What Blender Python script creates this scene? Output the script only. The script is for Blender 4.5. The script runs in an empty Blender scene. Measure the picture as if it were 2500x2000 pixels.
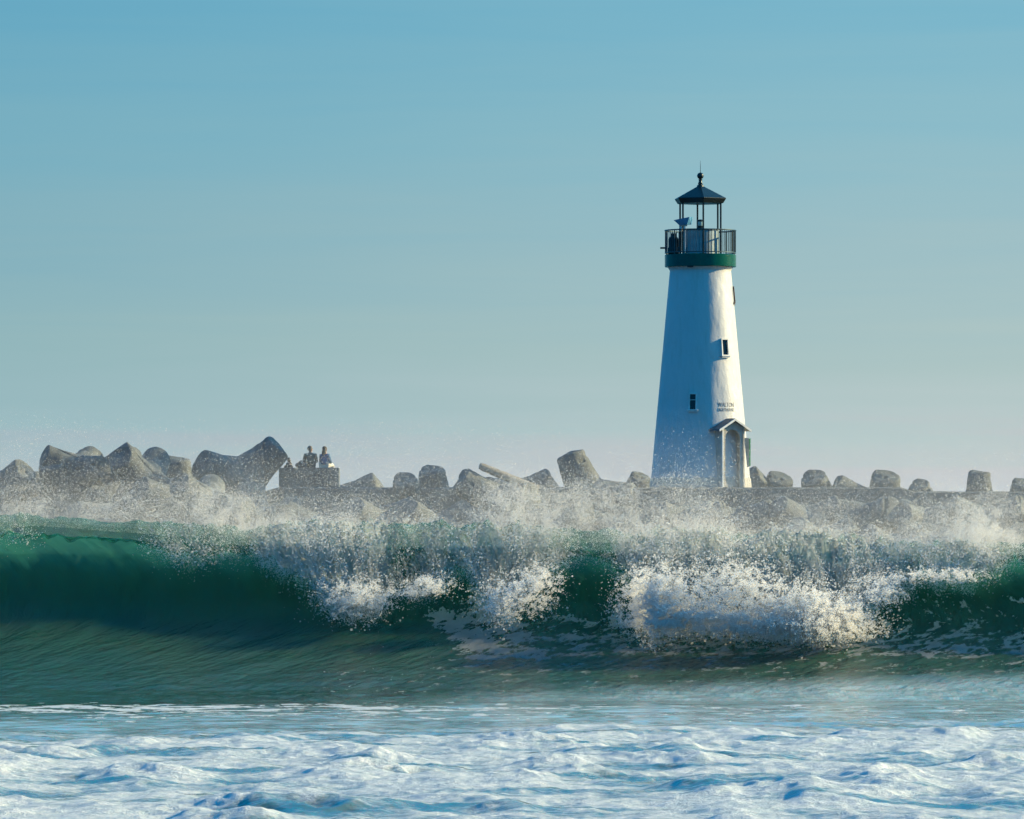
import bpy, bmesh, math, random
import numpy as np
from mathutils import Vector, Matrix, Quaternion, Euler

random.seed(7)
rng = np.random.default_rng(11)
S = bpy.context.scene
COL = S.collection
R = math.radians

# ------------------------------------------------------------------ camera and pixel helpers
EYE = 2.5            # eye height over the flat sea, metres
F = 15625.0          # focal length in pixels of a 2500 px wide frame (225 mm on a 36 mm sensor)
HOR = 1294.0         # row of the true horizon


def WX(px, Y):
    return (np.asarray(px, float) - 1250.0) / F * Y


def WZ(py, Y):
    return EYE + (HOR - np.asarray(py, float)) / F * Y


cam_d = bpy.data.cameras.new('camera')
cam = bpy.data.objects.new('camera', cam_d)
COL.objects.link(cam)
cam_d.sensor_width = 36
cam_d.lens = 225
cam_d.clip_start = 1
cam_d.clip_end = 30000
cam.location = (0, 0, EYE)
cam.rotation_euler = (R(90) + math.atan((HOR - 1000) / F), 0, 0)
S.camera = cam

# ------------------------------------------------------------------ object helpers


def tag(o, label=None, cat=None, group=None, kind=None):
    if label:
        o['label'] = label
    if cat:
        o['category'] = cat
    if group:
        o['group'] = group
    if kind:
        o['kind'] = kind
    return o


def empty(name, loc=(0, 0, 0), label=None, cat=None, group=None):
    o = bpy.data.objects.new(name, None)
    COL.objects.link(o)
    o.location = loc
    o.empty_display_size = 0.2
    return tag(o, label, cat, group)


def link_mesh(name, me, mat=None, parent=None, smooth=None):
    o = bpy.data.objects.new(name, me)
    COL.objects.link(o)
    if parent is not None:
        o.parent = parent
    if mat is not None:
        me.materials.clear()
        me.materials.append(mat)
    return o


def from_bm(name, bm, mat, parent=None, smooth=False, auto=None):
    bmesh.ops.recalc_face_normals(bm, faces=bm.faces[:])
    me = bpy.data.meshes.new(name)
    if auto is not None:
        for e in bm.edges:
            if len(e.link_faces) == 2 and e.calc_face_angle(0) > auto:
                e.smooth = False
        smooth = True
    for f in bm.faces:
        f.smooth = smooth
    bm.to_mesh(me)
    bm.free()
    return link_mesh(name, me, mat, parent)


def box(bm, c, s, M=None, bev=0.0):
    r = bmesh.ops.create_cube(bm, size=1.0)
    vs = r['verts']
    for v in vs:
        v.co = Vector((v.co.x * s[0] + c[0], v.co.y * s[1] + c[1], v.co.z * s[2] + c[2]))
    if bev > 0:
        es = list({e for v in vs for e in v.link_edges})
        rr = bmesh.ops.bevel(bm, geom=es, offset=bev, segments=2, affect='EDGES', profile=0.5)
        vs = list({v for f in rr['faces'] for v in f.verts} | {v for v in vs if v.is_valid})
    if M is not None:
        for v in vs:
            if v.is_valid:
                v.co = M @ v.co
    return vs


def tube(bm, a, b, r, seg=10, r2=None):
    a, b = Vector(a), Vector(b)
    d = b - a
    q = d.to_track_quat('Z', 'Y')
    rr = bmesh.ops.create_cone(bm, cap_ends=True, segments=seg, radius1=r, radius2=r if r2 is None else r2, depth=d.length)
    mid = (a + b) / 2
    for v in rr['verts']:
        v.co = q @ v.co + mid
    return rr['verts']


def lathe(bm, prof, seg=64, c=(0, 0, 0), a0=0.0, caps=True):
    rings = []
    for r, z in prof:
        rings.append([bm.verts.new((c[0] + r * math.sin(a0 + 2 * math.pi * k / seg), c[1] - r * math.cos(a0 + 2 * math.pi * k / seg), c[2] + z)) for k in range(seg)])
    for i in range(len(rings) - 1):
        for k in range(seg):
            bm.faces.new((rings[i][k], rings[i][(k + 1) % seg], rings[i + 1][(k + 1) % seg], rings[i + 1][k]))
    if caps:
        bm.faces.new(rings[0])
        bm.faces.new(rings[-1])
    return rings


def prism(bm, pts, axis_vec, M):
    """closed prism from a 2D outline (x,z) extruded along local y"""
    a = [bm.verts.new(M @ Vector((p[0], axis_vec[0], p[1]))) for p in pts]
    b = [bm.verts.new(M @ Vector((p[0], axis_vec[1], p[1]))) for p in pts]
    bm.faces.new(a)
    bm.faces.new(b[::-1])
    n = len(pts)
    for i in range(n):
        bm.faces.new((a[i], b[i], b[(i + 1) % n], a[(i + 1) % n]))


# ------------------------------------------------------------------ numpy noise


def _hash(ix, iy, iz, seed):
    h = (ix.astype(np.uint32) * np.uint32(374761393) + iy.astype(np.uint32) * np.uint32(668265263) + iz.astype(np.uint32) * np.uint32(2147483647) + np.uint32((seed * 974711) & 0xffffffff))
    h = (h ^ (h >> np.uint32(13))) * np.uint32(1274126177)
    h = (h ^ (h >> np.uint32(16))) * np.uint32(2246822519)
    h = h ^ (h >> np.uint32(15))
    return h


def noise2(x, y, seed=0):
    """gradient noise, about -0.7..0.7"""
    x = np.asarray(x, float)
    y = np.asarray(y, float)
    x, y = np.broadcast_arrays(x, y)
    xi = np.floor(x)
    yi = np.floor(y)
    xf = x - xi
    yf = y - yi
    xi = xi.astype(np.int64)
    yi = yi.astype(np.int64)
    u = xf * xf * xf * (xf * (xf * 6 - 15) + 10)
    v = yf * yf * yf * (yf * (yf * 6 - 15) + 10)
    z0 = np.zeros_like(xi)
    out = []
    for dy in (0, 1):
        for dx in (0, 1):
            h = _hash(xi + dx, yi + dy, z0, seed)
            a = h.astype(np.float64) * (2 * np.pi / 4294967296.0)
            out.append(np.cos(a) * (xf - dx) + np.sin(a) * (yf - dy))
    return (out[0] * (1 - u) + out[1] * u) * (1 - v) + (out[2] * (1 - u) + out[3] * u) * v


def fbm(x, y, oct=4, seed=0, gain=0.5, lac=2.03):
    s = 0
    a = 1.0
    for o in range(oct):
        s = s + a * noise2(x, y, seed + o * 17)
        x = x * lac + 13.7
        y = y * lac + 5.1
        a *= gain
    return s


def billow(x, y, oct=4, seed=0, gain=0.5):
    s = 0
    a = 1.0
    for o in range(oct):
        s = s + a * (1 - np.abs(noise2(x, y, seed + o * 17)) * 2.4)
        x = x * 2.1 + 3.7
        y = y * 2.1 + 9.1
        a *= gain
    return s


def sstep(a, b, x):
    t = np.clip((x - a) / (b - a), 0, 1)
    return t * t * (3 - 2 * t)


# ------------------------------------------------------------------ node helpers


class NT:
    def __init__(s, tree):
        s.t = tree
        s.n = tree.nodes
        s.l = tree.links

    def node(s, typ, **kw):
        n = s.n.new(typ)
        for k, v in kw.items():
            if k == 'ins':
                for kk, vv in v.items():
                    s.put(n.inputs[kk], vv)
            else:
                setattr(n, k, v)
        return n

    def put(s, inp, v):
        if isinstance(v, bpy.types.NodeSocket):
            s.l.new(v, inp)
        else:
            inp.default_value = v

    def math(s, op, a, b=0.0, c=None, clamp=False):
        n = s.node('ShaderNodeMath', operation=op, use_clamp=clamp)
        s.put(n.inputs[0], a)
        s.put(n.inputs[1], b)
        if c is not None:
            s.put(n.inputs[2], c)
        return n.outputs[0]

    def mapr(s, v, a, b, c=0.0, d=1.0, smooth=True):
        n = s.node('ShaderNodeMapRange', interpolation_type='SMOOTHSTEP' if smooth else 'LINEAR')
        for i, x in enumerate((v, a, b, c, d)):
            s.put(n.inputs[i], x)
        return n.outputs[0]

    def mix(s, f, a, b):
        n = s.node('ShaderNodeMix', data_type='RGBA')
        s.put(n.inputs[0], f)
        s.put(n.inputs[6], a)
        s.put(n.inputs[7], b)
        return n.outputs[2]

    def noise(s, vec, scale, detail=4, rough=0.55, dist=0.0):
        n = s.node('ShaderNodeTexNoise')
        if vec is not None:
            s.put(n.inputs['Vector'], vec)
        s.put(n.inputs['Scale'], scale)
        n.inputs['Detail'].default_value = detail
        n.inputs['Roughness'].default_value = rough
        n.inputs['Distortion'].default_value = dist
        return n.outputs[0]

    def vmul(s, vec, m):
        n = s.node('ShaderNodeVectorMath', operation='MULTIPLY')
        s.put(n.inputs[0], vec)
        s.put(n.inputs[1], m)
        return n.outputs[0]

    def bump(s, h, dist, strength=1.0, normal=None):
        n = s.node('ShaderNodeBump')
        s.put(n.inputs['Height'], h)
        n.inputs['Distance'].default_value = dist
        n.inputs['Strength'].default_value = strength
        if normal is not None:
            s.put(n.inputs['Normal'], normal)
        return n.outputs[0]


def new_mat(name):
    m = bpy.data.materials.new(name)
    m.use_nodes = True
    t = NT(m.node_tree)
    b = t.n['Principled BSDF']
    return m, t, b


def simple(name, col, rough=0.6, metal=0.0, bumpd=0.0, bscale=20, var=0.12, vscale=3.0):
    m, t, b = new_mat(name)
    co = t.node('ShaderNodeTexCoord').outputs['Object']
    n = t.noise(co, vscale, 5, 0.6)
    c2 = tuple(max(0, c * (1 - var * 2)) for c in col[:3]) + (1,)
    t.put(b.inputs['Base Color'], t.mix(t.mapr(n, 0.35, 0.65), c2, tuple(col[:3]) + (1,)))
    b.inputs['Roughness'].default_value = rough
    b.inputs['Metallic'].default_value = metal
    if bumpd:
        t.put(b.inputs['Normal'], t.bump(t.noise(co, bscale, 4), bumpd))
    return m


# ------------------------------------------------------------------ light
AZ = R(105)          # sun, measured from "towards the camera", turning to the right
EL = R(23)
sun_dir = Vector((math.sin(AZ) * math.cos(EL), -math.cos(AZ) * math.cos(EL), math.sin(EL)))
sd = bpy.data.lights.new('sun', 'SUN')
sd.energy = 5.0
sd.angle = R(0.6)
sd.color = (1.0, 0.80, 0.43)
sun = bpy.data.objects.new('sun', sd)
COL.objects.link(sun)
sun.rotation_euler = (-sun_dir).to_track_quat('-Z', 'Y').to_euler()

W = bpy.data.worlds.new('World')
S.world = W
W.use_nodes = True
wt = NT(W.node_tree)
bg = wt.n['Background']
bg.inputs['Strength'].default_value = 0.1
sky = wt.node('ShaderNodeTexSky', sky_type='NISHITA')
sky.sun_disc = False
sky.sun_elevation = EL
sky.sun_rotation = math.atan2(sun_dir.x, sun_dir.y)
sky.air_density = 1.2
sky.dust_density = 0.6
sky.ozone_density = 3.0
tc = wt.node('ShaderNodeTexCoord').outputs['Generated']
sep = wt.node('ShaderNodeSeparateXYZ')
wt.put(sep.inputs[0], tc)
dx, dy, dz = sep.outputs
rampn = wt.node('ShaderNodeValToRGB')
# thin streaks of haze low over the sea
hz = wt.noise(wt.vmul(tc, (9.0, 9.0, 150.0)), 1.0, 4, 0.55, 0.4)
dzn = wt.math('ADD', dz, wt.math('MULTIPLY', wt.math('SUBTRACT', hz, 0.5), 0.020))
wt.put(rampn.inputs[0], wt.mapr(dzn, -0.01, 0.30, 0, 1, smooth=False))
cr = rampn.color_ramp


def lin(c):
    return tuple(((v / 255.0 + 0.055) / 1.055) ** 2.4 if v > 10 else v / 255.0 / 12.92 for v in c)


stops = [(-0.01, (160, 180, 190)), (0.004, (178, 190, 204)), (0.011, (182, 189, 199)), (0.017, (172, 193, 200)), (0.028, (163, 189, 195)), (0.045, (149, 184, 197)),
         (0.062, (134, 181, 200)), (0.082, (116, 175, 202)), (0.14, (90, 155, 200)), (0.30, (50, 120, 185))]
while len(cr.elements) < len(stops):
    cr.elements.new(0.5)
for e, (z, c) in zip(cr.elements, stops):
    e.position = (z + 0.01) / 0.31
for e, (z, c) in zip(cr.elements, stops):
    e.color = lin(c) + (1,)
# sky to the left of the view is a deeper teal, away from the sun deeper blue still
tL = wt.mapr(dx, -0.13, 0.10)
c1 = wt.node('ShaderNodeMix', data_type='RGBA', blend_type='MULTIPLY')
c1.inputs[0].default_value = 1
wt.put(c1.inputs[6], rampn.outputs[0])
wt.put(c1.inputs[7], wt.mix(tL, (0.73, 0.88, 0.885, 1), (1.13, 1.07, 0.99, 1)))
c2 = wt.node('ShaderNodeMix', data_type='RGBA', blend_type='MULTIPLY')
c2.inputs[0].default_value = 1
wt.put(c2.inputs[6], c1.outputs[2])
wt.put(c2.inputs[7], wt.mix(wt.mapr(dy, -0.2, 0.985), (0.002, 0.42, 0.82, 1), (1, 1, 1, 1)))
c3 = wt.node('ShaderNodeMix', data_type='RGBA', blend_type='MULTIPLY')
c3.inputs[0].default_value = 1
wt.put(c3.inputs[6], c2.outputs[2])
wt.put(c3.inputs[7], wt.mix(wt.mapr(dx, -0.75, -0.10), (0.06, 0.55, 0.95, 1), (1, 1, 1, 1)))
low = wt.node('ShaderNodeVectorMath', operation='SCALE')
wt.put(low.inputs[0], c3.outputs[2])
low.inputs['Scale'].default_value = 5.8
hi = wt.node('ShaderNodeMix', data_type='RGBA', blend_type='MULTIPLY')
hi.inputs[0].default_value = 1
wt.put(hi.inputs[6], sky.outputs[0])
wt.put(hi.inputs[7], (0.04, 0.98, 1.36, 1))
wt.put(bg.inputs['Color'], wt.mix(wt.mapr(dz, 0.10, 0.35), low.outputs[0], hi.outputs[2]))

# ------------------------------------------------------------------ materials
# concrete
m_conc, t, b = new_mat('weathered_concrete')
co = t.node('ShaderNodeTexCoord').outputs['Object']
n1 = t.noise(co, 1.3, 6, 0.65)
n2 = t.noise(co, 9, 5, 0.6)
c = t.mix(t.mapr(n1, 0.35, 0.65), (0.060, 0.076, 0.082, 1), (0.135, 0.148, 0.145, 1))
c = t.mix(t.mapr(n2, 0.52, 0.7, 0, 0.6), c, (0.09, 0.10, 0.085, 1))
t.put(b.inputs['Base Color'], c)
b.inputs['Roughness'].default_value = 0.8
t.put(b.inputs['Normal'], t.bump(t.math('ADD', t.noise(co, 14, 6, 0.7), t.math('MULTIPLY', n1, 0.8)), 0.05))

# tower paint
m_paint, t, b = new_mat('white_tower_paint')
co = t.node('ShaderNodeTexCoord').outputs['Object']
streak = t.noise(t.vmul(co, (2.5, 2.5, 0.35)), 2.2, 6, 0.62, 0.3)
blot = t.noise(co, 1.1, 5, 0.6)
c = t.mix(t.mapr(streak, 0.5, 0.74, 0, 0.40), (0.56, 0.56, 0.55, 1), (0.44, 0.41, 0.34, 1))
c = t.mix(t.mapr(blot, 0.55, 0.75, 0, 0.35), c, (0.48, 0.46, 0.41, 1))
t.put(b.inputs['Base Color'], c)
b.inputs['Roughness'].default_value = 0.42
hh = t.math('ADD', t.math('MULTIPLY', t.noise(t.vmul(co, (1, 1, 0.5)), 1.2, 3), 1.0), t.math('MULTIPLY', t.noise(co, 14, 5, 0.6), 0.10))
t.put(b.inputs['Normal'], t.bump(hh, 0.07))

m_plinth = simple('grey_plinth_paint', (0.42, 0.40, 0.35), 0.7, 0, 0.02, 12)
m_green = simple('green_gloss_paint', (0.0, 0.085, 0.052), 0.2, 0.0, 0.004, 6)
m_dark = simple('dark_green_black_metal', (0.012, 0.028, 0.030), 0.38, 0.3, 0.003, 30)
m_rail = simple('rail_metal', (0.06, 0.10, 0.11), 0.4, 0.5)
m_white = simple('white_trim_paint', (0.75, 0.75, 0.72), 0.45)
m_roofp = simple('slate_porch_roof', (0.06, 0.09, 0.11), 0.5, 0, 0.01, 25)
m_glass = simple('dark_window_glass', (0.012, 0.014, 0.016), 0.08)
m_door = simple('grey_blue_door', (0.10, 0.13, 0.14), 0.5, 0, 0.01, 10)
m_rust = simple('rusty_iron', (0.07, 0.035, 0.02), 0.8, 0.2, 0.01, 20)
m_letter = simple('black_lettering', (0.02, 0.02, 0.022), 0.6)
m_faded = simple('faded_lettering', (0.16, 0.17, 0.17), 0.7)
m_sign = simple('grey_sign_back', (0.22, 0.27, 0.28), 0.5)
m_signg = simple('green_sign_face', (0.06, 0.42, 0.14), 0.45)
m_lens = simple('beacon_lens', (0.35, 0.5, 0.5), 0.1)
m_panel = simple('blue_white_panel', (0.10, 0.33, 0.55), 0.25)

# ------------------------------------------------------------------ breakwater cap
YT = 250.0
PM = F / YT       # pixels per metre at the tower
CAPZ = float(WZ(1190, 247))

bm = bmesh.new()
xs = np.arange(-34, 34.01, 0.5)
# outline of the cap's cross-section, front to back
sec = [(245.6, -1.0), (246.2, CAPZ - 0.9), (246.25, CAPZ - 0.06), (246.33, CAPZ), (254.6, CAPZ), (254.8, -1.0)]
rows = []
for x in xs:
    px = 1250 + x * F / 247
    drop = 0.0
    if px > 2230:
        drop = -0.16
    if px < 680:
        drop = -0.15
    rows.append([bm.verts.new((x, y, z + (drop if z > 0 else 0) + 0.012 * math.sin(x * 3.1 + y) * (z > 0))) for y, z in sec])
for i in range(len(rows) - 1):
    for k in range(len(sec) - 1):
        bm.faces.new((rows[i][k], rows[i + 1][k], rows[i + 1][k + 1], rows[i][k + 1]))
bm.faces.new(rows[0])
bm.faces.new(rows[-1][::-1])
cap = from_bm('breakwater', bm, m_conc, None)
tag(cap, 'long weathered concrete breakwater wall carrying the lighthouse, half hidden by spray', 'breakwater')

# ------------------------------------------------------------------ tetrapods
L0 = 1.75


def make_tetra_mesh():
    bm = bmesh.new()
    dirs = [Vector((0, 0, 1))]
    for k in range(3):
        a = k * 2 * math.pi / 3
        dirs.append(Vector((math.cos(a) * math.sqrt(8 / 9), math.sin(a) * math.sqrt(8 / 9), -1 / 3)))
    for d in dirs:
        q = d.to_track_quat('Z', 'Y')
        prof = [(0.78, -0.1), (0.74, 0.3), (0.60, 1.0), (0.535, L0 - 0.12), (0.525, L0 - 0.06), (0.49, L0 - 0.015), (0.43, L0), (0.0001, L0 + 0.012)]
        seg = 28
        rings = []
        for r, z in prof:
            rings.append([bm.verts.new(q @ Vector((r * math.cos(2 * math.pi * k / seg), r * math.sin(2 * math.pi * k / seg), z))) for k in range(seg)])
        for i in range(len(rings) - 1):
            for k in range(seg):
                bm.faces.new((rings[i][k], rings[i][(k + 1) % seg], rings[i + 1][(k + 1) % seg], rings[i + 1][k]))
        bm.faces.new(rings[0][::-1])
    me = bpy.data.meshes.new('tmp')
    bm.to_mesh(me)
    bm.free()
    o = bpy.data.objects.new('tmp', me)
    COL.objects.link(o)
    m = o.modifiers.new('r', 'REMESH')
    m.mode = 'VOXEL'
    m.voxel_size = 0.042
    sm = o.modifiers.new('s', 'SMOOTH')
    sm.factor = 0.5
    sm.iterations = 1
    dg = bpy.context.evaluated_depsgraph_get()
    me2 = bpy.data.meshes.new_from_object(o.evaluated_get(dg))
    bpy.data.objects.remove(o)
    bpy.data.meshes.remove(me)
    # chips and unevenness
    n = len(me2.vertices)
    v = np.empty(n * 3)
    me2.vertices.foreach_get('co', v)
    v = v.reshape(-1, 3)
    k = noise2(v[:, 0] * 1.7 + v[:, 2], v[:, 1] * 1.7 - v[:, 2], 5) * 0.09 - 0.10 * sstep(.30, .42, noise2(v[:, 0] * 2.3 - v[:, 2] * 1.1, v[:, 1] * 2.3 + v[:, 2], 15)) + noise2(v[:, 0] * 6 + v[:, 2] * 4, v[:, 1] * 6, 9) * 0.015
    v *= (1 + k / 1.4)[:, None]
    me2.vertices.foreach_set('co', v.ravel())
    me2.polygons.foreach_set('use_smooth', [True] * len(me2.polygons))
    me2.name = 'tetrapod'
    me2.materials.clear()
    me2.materials.append(m_conc)
    return me2


tetra_me = make_tetra_mesh()


def tetra(tip, d, second=None, roll=0.0, sc=1.0, label='', group=None, zmax=None):
    d = Vector(d).normalized()
    q = d.to_track_quat('Z', 'Y')
    if second is not None:
        s = Vector(second)
        s = (s - d * s.dot(d)).normalized()
        xx = q @ Vector((1, 0, 0))
        yy = q @ Vector((0, 1, 0))
        roll = math.atan2(s.dot(yy), s.dot(xx))
    else:
        best = None
        for k in range(24):
            qq = q @ Quaternion((0, 0, 1), k * math.pi / 36)
            mz = max((qq @ Vector((math.cos(a_) * .943, math.sin(a_) * .943, -.333))).z for a_ in (0, 2.0944, 4.18879))
            if best is None or mz < best[0]:
                best = (mz, k * math.pi / 36)
        roll = best[1]
    q = q @ Quaternion((0, 0, 1), roll)
    if zmax is not None:
        mz = max((q @ Vector(v)).z for v in ((0, 0, 1), (.943, 0, -.333), (-.4715, .8165, -.333), (-.4715, -.8165, -.333))) * L0 * sc + 0.35 * sc
        cz = tip[2] - d.z * L0 * sc
        if cz + mz > zmax:
            tip = Vector((tip[0], tip[1], tip[2] - (cz + mz - zmax)))
    o = bpy.data.objects.new('tetrapod', tetra_me)
    COL.objects.link(o)
    o.location = Vector(tip) - d * L0 * sc
    o.rotation_mode = 'QUATERNION'
    o.rotation_quaternion = q
    o.scale = (sc, sc, sc)
    tag(o, label, 'tetrapod', group or 'concrete tetrapods piled along the breakwater')
    return o


# (px, py, Y, (dx, dz, dy), second, roll, scale, label)
TL = [
    (62, 1146, 243, (.62, .55, -.45), None, 0.4, 1.0, 'rounded concrete leg leaning right at the far left end of the pile'),
    (14, 1178, 246, (.2, .75, -.6), None, 0.4, 1.0, 'low dark tetrapod half cut off by the left edge of the picture'),
    (96, 1170, 246, (.1, .7, -.65), None, 0.9, 1.0, 'low tetrapod end filling the dip between the two leftmost humps'),
    (124, 1130, 244, (-.22, .75, -.55), (.8, .1, 0), 0, 1.0, 'dark tetrapod with a domed leg, second hump from the left of the pile'),
    (220, 1106, 247, (.0, .9, -.42), (-.8, -.3, -.5), 0, 0.97, 'round-topped upright leg between the dark left humps and the big slanted unit'),
    (250, 1140, 243.5, (.66, .12, -.70), None, 1.0, 0.85, 'short stub leg facing the camera with a sunlit right rim, below the round-topped leg'),
    (334, 1103, 246, (.74, .66, -.1), (.25, -.9, -.2), 0, 1.04, 'large slanted tetrapod with a pointed top corner, highest of the left heap'),
    (438, 1226, 243, (.80, -.42, -.42), None, 0, 1.0, 'tetrapod with a long leg sloping down to the right in sunlight'),
    (426, 1121, 249, (-.04, .97, -.22), None, 0.9, 1.2, 'broad upright tetrapod leg standing alone right of the left heap'),
    (681, 1090, 246, (.73, .68, -.05), (-.93, .10, -.42), 0, 1.12, 'tall tetrapod with a leg raised high to the right beside the block with the people'),
    (524, 1216, 241, (.88, .2, -.42), None, 0.5, 1.0, 'lower tetrapod with a sunlit rounded tip under the flat leg left of the people'),
    (598, 1250, 240, (.88, -.12, -.42), None, 1.4, 0.95, 'lowest tetrapod with a sunlit end just above the wave, left of the block'),
    (352, 1215, 241, (.55, .55, -.6), None, 2.0, 1.0, 'tetrapod with a narrow vertical sunlit edge under the big slanted unit'),
    (926, 1180, 251, (.85, .50, -.2), None, 0, 1.0, 'low flat tetrapod leg reaching right beside the block with the people'),
    (988, 1170, 246, (-.12, .74, -.62), None, 0.2, 0.92, 'squat square-topped tetrapod stub left of the small dome'),
    (1054, 1146, 248, (-.1, .92, -.36), (.8, -.3, .3), 0, 1.0, 'dome-shaped upright tetrapod leg midway between people and slanting pole'),
    (1122, 1170, 245, (-.80, .55, -.2), None, 0, 1.03, 'wide low tetrapod pointing left under the slanting pole'),
    (1351, 1171, 248, (.87, .48, -.1), None, 0, 1.0, 'tetrapod with a low leg rising right, just left of the tall tilted one'),
    (1391, 1107, 247, (-.38, .92, -.05), (.93, .20, -.3), 0, 1.08, 'tall tetrapod tilted left with a second leg reaching right, nearest the lighthouse on its left'),
    (1566, 1164, 252, (.3, .8, -.5), None, 1.2, 0.8, 'small rounded tetrapod end peeping out right at the left foot of the lighthouse'),
    (1862, 1160, 256, (.80, .58, -.2), None, 0.5, 0.95, 'pale tetrapod leg slanting right at the right foot of the lighthouse'),
    (1906, 1166, 256, (.2, .80, -.55), None, 0.1, 1.0, 'low round tetrapod, second to the right of the lighthouse'),
    (1986, 1164, 256, (-.25, .78, -.55), (.9, .3, 0), 0, 1.05, 'dark rounded tetrapod with a small knob on its right, third right of the lighthouse'),
    (2036, 1184, 256, (-.82, .56, -.1), None, 0.3, 1.0, 'wedge-shaped tetrapod leg pointing left between two rounded ones'),
    (2163, 1162, 256, (.02, .86, -.5), None, 0.8, 1.12, 'broad round tetrapod with a sunlit right side, fifth right of the lighthouse'),
    (2243, 1183, 256, (-.25, .8, -.5), (.95, .1, -.2), 0, 0.85, 'small broken tetrapod stub with a bright sunlit chip'),
    (2391, 1152, 256, (.0, .99, -.16), None, 0.4, 0.86, 'lone upright tetrapod leg standing free near the right edge'),
    (2502, 1178, 256, (.1, .88, -.42), None, 0.4, 0.95, 'rounded tetrapod cut off by the right edge of the picture'),
]
for px, py, Y, d, sec2, roll, sc, lab in TL:
    d3 = (d[0], d[2], d[1])
    s3 = (sec2[0], sec2[2], sec2[1]) if sec2 else None
    tetra((float(WX(px, Y)), Y, float(WZ(py, Y))), d3, s3, roll, sc, lab)

# lower slope of the pile, mostly behind spray
rr = random.Random(5)
for row, (Y, z, step) in enumerate([(244.3, 2.45, 2.25), (242.0, 1.5, 2.3), (239.6, 0.6, 2.4)]):
    x = -24 + row * 0.9
    while x < 24:
        d = Vector((rr.uniform(-.7, .7), rr.uniform(.7, 1.0), rr.uniform(-0.5, 0.5)))
        side = 'left of the people' if x < -9.5 else ('between the people and the lighthouse' if x < 4.8 else ('below the lighthouse' if x < 9.6 else 'right of the lighthouse'))
        lev = ['upper', 'middle', 'bottom'][row]
        c = Vector((x + rr.uniform(-.3, .3), Y + rr.uniform(-.3, .3), z + rr.uniform(-.25, .25)))
        sc = rr.uniform(.9, 1.05)
        tetra(c + d.normalized() * L0 * sc, d, None, rr.uniform(0, 6), sc,
              'tetrapod in the %s course of the slope behind spray, %s' % (lev, side), 'tetrapods of the lower slope half lost in spray', zmax=[4.15, 3.7, 3.0][row] if x > -7 else [5.2, 4.5, 3.4][row])
        x += step * rr.uniform(.85, 1.15) * (.75 if x < -8 else 1)

# concrete block the people sit on
YB = 247.0
x0, x1 = float(WX(681, YB)), float(WX(826, YB))
zt = float(WZ(1142, YB))
bm = bmesh.new()
box(bm, ((x0 + x1) / 2, YB + 1.0, zt - 0.75), (x1 - x0, 2.2, 1.5), None, 0.025)
blk = from_bm('concrete_block', bm, m_conc)
tag(blk, 'square concrete block on the breakwater that three people sit on', 'concrete block')
bm = bmesh.new()
box(bm, ((x0 + x1) / 2 + .2, YB + 1.1, zt - 2.6), (x1 - x0 + 1.4, 3.0, 2.2), None, 0.05)
o = from_bm('concrete_footing', bm, m_conc)
tag(o, 'wider concrete footing under the block with the people', 'concrete block')

# slanting pole
m_pole = simple('pale_weathered_wood', (0.22, 0.20, 0.17), 0.8, 0, 0.02, 8)
bm = bmesh.new()
Yp = 245.5
A = Vector((float(WX(1172, Yp)), Yp - 0.5, float(WZ(1138, Yp))))
B = Vector((float(WX(1312, Yp)), Yp + 0.4, float(WZ(1196, Yp))))
n = 14
prev = None
dd = (B - A).normalized()
q = dd.to_track_quat('Z', 'Y')
rings = []
for i in range(n + 1):
    f = i / n
    p = A.lerp(B, f)
    r = 0.17 * (0.86 + 0.2 * f) * (0.80 if i == 0 else 1) + 0.006 * math.sin(i * 2.3)
    rings.append([bm.verts.new(p + q @ Vector((r * math.cos(k * math.pi / 10), r * math.sin(k * math.pi / 10), 0))) for k in range(20)])
for i in range(n):
    for k in range(20):
        bm.faces.new((rings[i][k], rings[i][(k + 1) % 20], rings[i + 1][(k + 1) % 20], rings[i + 1][k]))
bm.faces.new(rings[0][::-1])
bm.faces.new(rings[-1])
pole = from_bm('pole', bm, m_pole, None, auto=0.6)
tag(pole, 'long round grey pole sticking up to the left out of the tetrapods', 'pole')

# ------------------------------------------------------------------ lighthouse
TX = float(WX(1710.3, YT))


def tz(py):
    return float(WZ(py, YT)) - CAPZ        # height above the cap, tower-local


def m_(px):
    return px / PM


LH = empty('lighthouse', (TX, YT, CAPZ), 'tall white tapering lighthouse with green gallery band and black roof', 'lighthouse')


def tr(z):
    """tower radius at local height z"""
    py = HOR - (z + CAPZ - EYE) * PM
    return m_(74.8 + (py - 662) * (122.8 - 74.8) / (1190 - 662))


def face_frame(phi, z, off=0.0, tilt=True):
    n = Vector((math.sin(phi), -math.cos(phi), 0))
    t_ = Vector((math.cos(phi), math.sin(phi), 0))
    up = Vector((0, 0, 1))
    if tilt:
        a = math.atan(0.0909)
        up2 = up * math.cos(a) - n * math.sin(a)
        n2 = n * math.cos(a) + up * math.sin(a)
    else:
        up2, n2 = up, n
    o = n * (tr(z) + off) + Vector((0, 0, z))
    M = Matrix(((t_.x, -n2.x, up2.x, o.x), (t_.y, -n2.y, up2.y, o.y), (t_.z, -n2.z, up2.z, o.z), (0, 0, 0, 1)))
    return M      # local x = along surface to the right, -y = outward, z = up


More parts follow.
